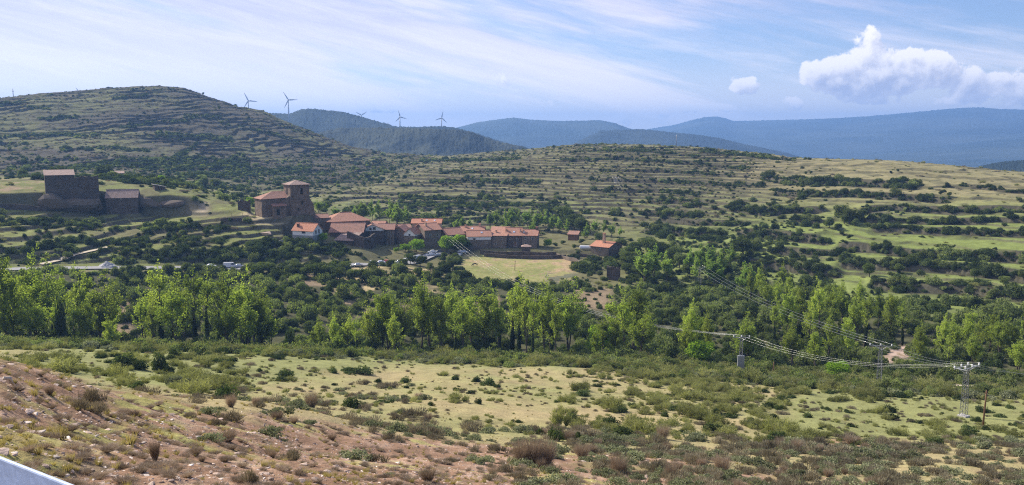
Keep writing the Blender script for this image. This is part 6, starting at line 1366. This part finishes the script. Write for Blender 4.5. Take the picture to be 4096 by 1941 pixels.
def mast(px, r, h, label, name='mast', rad=.14, mat='steel'):
    p = stand(px, r); root = empty(name, p); tag(root, label, 'mast' if name == 'mast' else 'pole'); MB().tube([(0, 0, -1), (0, 0, h * .5), (0, 0, h)], [rad * 1.2, rad, rad * .7], 8).build('shaft', M[mat], root, smooth=True); return root, p
m_, _ = mast(28, 1084, 9, 'thin mast standing on the crest of the big hill', rad=.35); MB().box(-1, 1, -.2, .2, 6, 6.4).build('bracket', M['steel'], m_)
m_, _ = mast(672.5, 875, 13, 'thin lattice mast on the crest of the terraced hill', rad=.3); MB().box(-.9, .9, -.2, .2, 10.5, 10.9).build('bracket', M['steel'], m_)

# ------------------------------------------------------------------ power lines
def pylon(px, r, h, w0, w1, arm, label, tiers=1, yaw=0, block=False):
    p = stand(px, r); a = float(pix(px, 300)[0]); root = empty('power_pylon', p, -a + math.radians(yaw)); tag(root, label, 'pylon')
    mb = MB(); n = max(6, int(h / .8)); pr = .045
    def cor(t, sx, sy): w_ = w0 + (w1 - w0) * t; return Vector((sx * w_ / 2, sy * w_ / 2, h * t))
    for sx, sy in ((-1, -1), (1, -1), (1, 1), (-1, 1)): mb.tube([cor(0, sx, sy) - Vector((0, 0, .6)), cor(1, sx, sy)], pr, 4)
    for k in range(n):
        t0, t1 = k / n, (k + 1) / n; cs = [(-1, -1), (1, -1), (1, 1), (-1, 1)]
        for i in range(4):
            A, B = cs[i], cs[(i + 1) % 4]; mb.tube([cor(t0, *A), cor(t1, *B)], pr * .62, 4, False); mb.tube([cor(t1, *A), cor(t1, *B)], pr * .55, 4, False)
    mb.build('lattice_body', M['lattice'], root)
    tips = []
    for tr in range(tiers):
        y = (-.9 + 1.8 * tr) if tiers == 2 else 0; z = h - .15 - .35 * tr
        MB().box(-arm / 2, arm / 2, y - .07, y + .07, z - .07, z + .07).build('cross_arm', M['steel'], root)
        MB().tube([(-arm * .3, y, z), (0, 0, z - .9), (arm * .3, y, z)], .045, 5).build('brace', M['galv'], root)
        for sx in (-.48, 0, .48):
            ins = MB().tube([(sx * arm, y, z + .09), (sx * arm, y, z + .2), (sx * arm, y, z + .28), (sx * arm, y, z + .4), (sx * arm, y, z + .55)], [.06, .17, .1, .17, .07], 8).build('insulator', M['ceramic'], root)
            tips.append((sx, Vector(p) + Matrix.Rotation(-a + math.radians(yaw), 3, 'Z') @ Vector((sx * arm, y, z + .5))))
    if tiers == 2:
        for sx in (-.48, .48): MB().box(sx * arm - .05, sx * arm + .05, -1.1, 1.1, h - .35, h - .22).build('tie_bar', M['galv'], root)
    MB().box(-w0 / 2 - .25, w0 / 2 + .25, -w0 / 2 - .25, w0 / 2 + .25, -.8, .3).build('footing', M['concrete'], root)
    if block: MB().box(-.75, .75, -.45, .45, .3, 4.2).build('shield_plate', M['steel'], root)
    return root, tips
def top_h(px, r, ytop): return zat(ytop, r, px) - stand(px, r).z
_, tA = pylon(971.5, 157, top_h(971.5, 157, 366), .95, .5, 4.3, 'lattice pylon with double crossarms, tallest and standing on the green meadow', 2, 62)
_, tB = pylon(883.5, 199, top_h(883.5, 199, 345.5), 1.0, .55, 4.6, 'lattice pylon at the far meadow edge in front of the pinkish landslip', 1, 12)
_, tC = pylon(743, 201, top_h(743, 201, 337), .9, .5, 3.7, 'lattice pylon with a dark plate round its foot at the meadow edge', 1, 8, True)
_, tD = pylon(699, 352, top_h(699, 352, 267.5), 1.3, .7, 4.6, 'lattice pylon in the bushes of the eastern slope', 1, 30)
_, tE = pylon(614, 610, top_h(614, 610, 177.5), 1.3, .7, 4.6, 'small far pylon high on the terraced hill', 1, 20)
_, tV = pylon(448, 397, top_h(448, 397, 236.5), .9, .5, 3.6, 'slender pylon beside the lime tree in the village', 1, 10)
def wire(p0, p1, sag, label, rad=.028, group=None):
    pts = [p0.lerp(p1, k / 28) - Vector((0, 0, 4 * sag * (k / 28) * (1 - k / 28))) for k in range(29)]
    return tag(MB().tube(pts, rad, 5).build('power_cable', M['wire'], None, smooth=True), label, 'cable', group)
def span(a_, b_, sag, label, rad=.028):
    for k in range(3): wire(a_[k][1], b_[k][1], sag, label, rad, label)
span(tE, tD, 9, 'conductor sagging down the terraced hill to the slope pylon', .03); span(tD, tB, 2.6, 'conductor from the slope pylon to the landslip pylon', .024); span(tB, tA[:3], 1.2, 'conductor between the landslip pylon and the double-armed pylon', .017)
span(tV, tC, 9.5, 'conductor swung from the village across the stream trees', .024); span(tC, tA[3:], 2.6, 'conductor from the plated pylon behind the landslip pylon', .014)
e0 = [(0, at(1075, 376 + 3 * k, 165 + k)) for k in range(3)]
for k in range(3): wire(tA[3 + k][1], e0[k][1], .3, 'conductor leaving the double-armed pylon eastwards', .016, 'conductors leaving the double-armed pylon')
for (x, r, yt, lb) in ((992, 149, 391, 'bare wooden pole leaning slightly on the green meadow near the tallest pylon'), (776, 201, 362, 'thin wooden pole at the bushy far edge of the meadow'), (514.8, 362, 260.5, 'wooden pole standing in the dry horse meadow')):
    p = stand(x, r); h = zat(yt, r, x) - p.z; root = empty('wooden_pole', p); root.rotation_euler = (0, .03, 0); tag(root, lb, 'pole'); MB().tube([(0, 0, -.6), (0, 0, h * .5), (0, 0, h)], [.15, .13, .1], 8).build('shaft', M['wood'], root, smooth=True)
    MB().box(-.28, .28, -.04, .04, h - .5, h - .42).build('cross_piece', M['wood'], root)
# fence stakes along the knoll path
for k, x in enumerate((140, 147, 155, 161, 172, 178, 235, 246)):
    p = stand(x, 404 - k * .6); tag(MB().tube([(p.x, p.y, p.z - .3), (p.x + .05, p.y, p.z + 1.4)], .07, 6).build('fence_stake', M['wood'], None), 'weathered wooden stake along the grassy path under the knoll', 'stake', 'fence stakes under the knoll')

# ------------------------------------------------------------------ guardrail at the roadside
def guardrail():
    P1, P2 = Vector((-1.516, 2.427, -.95)), Vector((-1.212, 2.232, -.95)); d = (P2 - P1); d.z = 0; d.normalize(); nrm = Vector((d.y, -d.x, 0))   # nrm points back at the road
    if nrm.dot(-P1) < 0: nrm = -nrm
    root = empty('guardrail', (P1.x, P1.y, -1.72)); tag(root, 'pale galvanised steel guardrail beam at the edge of the road', 'guardrail')
    prof = [(.0, .0), (.0015, -.0005), (.003, -.004), (.004, -.16), (.03, -.172), (.05, -.19), (.055, -.21), (.05, -.235), (.03, -.255), (.012, -.27), (.012, -.31), (.0, -.31)]
    o0 = P1 - root.location; vs = []; L0, L1, n = -7.0, 9.0, 60
    for k in range(n + 1):
        q = o0 + d * (L0 + (L1 - L0) * k / n)
        for (o_, z) in prof: vs.append(q + nrm * (o_ * 1.6) + Vector((0, 0, z)))
        for (o_, z) in reversed(prof): vs.append(q + nrm * (o_ * 1.6 - .006) + Vector((0, 0, z)))
    m_ = len(prof) * 2; fs = [(k * m_ + i, k * m_ + (i + 1) % m_, (k + 1) * m_ + (i + 1) % m_, (k + 1) * m_ + i) for k in range(n) for i in range(m_)]
    MB().add(vs, fs).build('rail', M['rail'], root)
    for k in range(5):
        q = o0 + d * (-6.2 + 3.4 * k) - nrm * .16; zt = -.04 + o0.z
        ps = MB().box(q.x - .06, q.x + .06, q.y - .05, q.y + .05, -.9, zt).build('post', M['galv'], root); MB().box(q.x - .07, q.x + .07, q.y - .07, q.y + .12, o0.z - .26, o0.z - .06).build('spacer', M['galv'], ps)
def rail_mat():
    m, T, b = new_mat('rail'); p = T.add('ShaderNodeTexCoord').outputs['Object']; n = T.noise(p, 9, 6, .65); v_ = T.add('ShaderNodeTexVoronoi'); T.l.new(p, v_.inputs['Vector']); v_.inputs['Scale'].default_value = 60
    f = T.m('ADD', T.m('MULTIPLY', n, .35), T.m('MULTIPLY', T.sep(v_.outputs['Color'])[0], .15)); T.l.new(T.vm('SCALE', (0.50, 0.60, 0.78), scale=T.m('ADD', f, .6)), b.inputs['Base Color'])
    b.inputs['Metallic'].default_value = 0.0; b.inputs['Roughness'].default_value = .5
    return m
M['rail'] = rail_mat(); guardrail()
# the road the viewer stands on, with an edge line
ra, rb = Vector((-1.516, 2.427, 0)), Vector((-1.212, 2.232, 0)); d_ = (rb - ra).normalized(); n_ = Vector((d_.y, -d_.x, 0)); n_ = n_ if n_.dot(-ra) > 0 else -n_
def slab(o0, o1, z, name, mat, lab):
    q = [ra + n_ * o0 - d_ * 30, ra + n_ * o0 + d_ * 30, ra + n_ * o1 + d_ * 30, ra + n_ * o1 - d_ * 30]; v_ = [(p.x, p.y, z) for p in q] + [(p.x, p.y, z - .12) for p in q]
    tag(MB().add(v_, [(0, 1, 2, 3), (7, 6, 5, 4), (0, 4, 5, 1), (1, 5, 6, 2), (2, 6, 7, 3), (3, 7, 4, 0)]).build(name, M[mat], None), lab, kind='structure')
slab(.45, 7.5, -1.64, 'road', 'asphalt', 'asphalt road at the viewpoint'); slab(.7, .82, -1.634, 'road_edge_line', 'plaster', 'white edge line of the road')
# dead branch and two bigger stones on the near bank
p, _ = spot(4, 384); q, _ = spot(14, 390); tag(MB().tube([p + Vector((0, 0, .12)), p.lerp(q, .5) + Vector((.03, 0, .2)), q + Vector((0, 0, .1))], [.05, .045, .02], 6).build('dead_branch', M['dead_wood'], None, smooth=True), 'bleached dead branch lying on the stony bank', 'branch')
for px_, py_, w_, mt_, lb in ((93, 447, 13, 'rock', 'reddish broken rock beside the green tuft on the near slope'), (13, 454, 9, 'pale_rock', 'rounded flat stone right above the guardrail'), (4, 453, 6, 'pale_rock', 'smaller rounded stone at the edge above the guardrail'), (14, 457, 8, 'rock', 'grey-brown flat stone touching the guardrail line'), (26, 423, 12, 'pale_rock', 'long pale flat stone in the grass of the near bank'), (258, 402, 5, 'pale_rock', 'pointed pale stone on the edge of the stony slope'), (73, 387, 7, 'pale_rock', 'white flat stone lying on the crest of the bank'), (143, 444, 6, 'pale_rock', 'pale round stone close by the tall dry plant'), (1010 / 2.5156, 1075 / 2.5156, 3, 'pale_rock', 'little white stone among heather')):
    p, r_ = spot(px_, py_); o = make_stone(int(px_) + 300, M[mt_]); o.location = p; s_ = w_ * r_ / F_PX / 2; o.scale = (s_, s_ * .9, s_ * 1.0); o.rotation_euler = (0, 0, px_); tag(o, lb, 'stone')
# each source mesh that no place asked for is removed
for lst in list(PROTO.values()):
    for o in lst:
        if 'label' not in o: print('UNUSED proto', o.name)
for k, lst in TREE.items():
    for i, t in enumerate(lst):
        if (k, i) not in USED:
            for c in list(t.children): bpy.data.objects.remove(c)
            bpy.data.objects.remove(t)
# ------------------------------------------------------------------ air between here and the mountains
hz = MB().box(-12600, 12600, -8300, 13000, -152, 318)
hm = bpy.data.materials.new('haze'); hm.use_nodes = True; HT = NT(hm.node_tree); HT.n.clear()
ho = HT.add('ShaderNodeOutputMaterial'); pv = HT.add('ShaderNodeVolumePrincipled')
pv.inputs['Color'].default_value = (0.28, 0.52, 1.0, 1); pv.inputs['Density'].default_value = 0.00015; pv.inputs['Anisotropy'].default_value = 0.2
HT.l.new(pv.outputs[0], ho.inputs['Volume'])
tag(hz.build('haze', hm), 'thin blue air haze', kind='stuff')
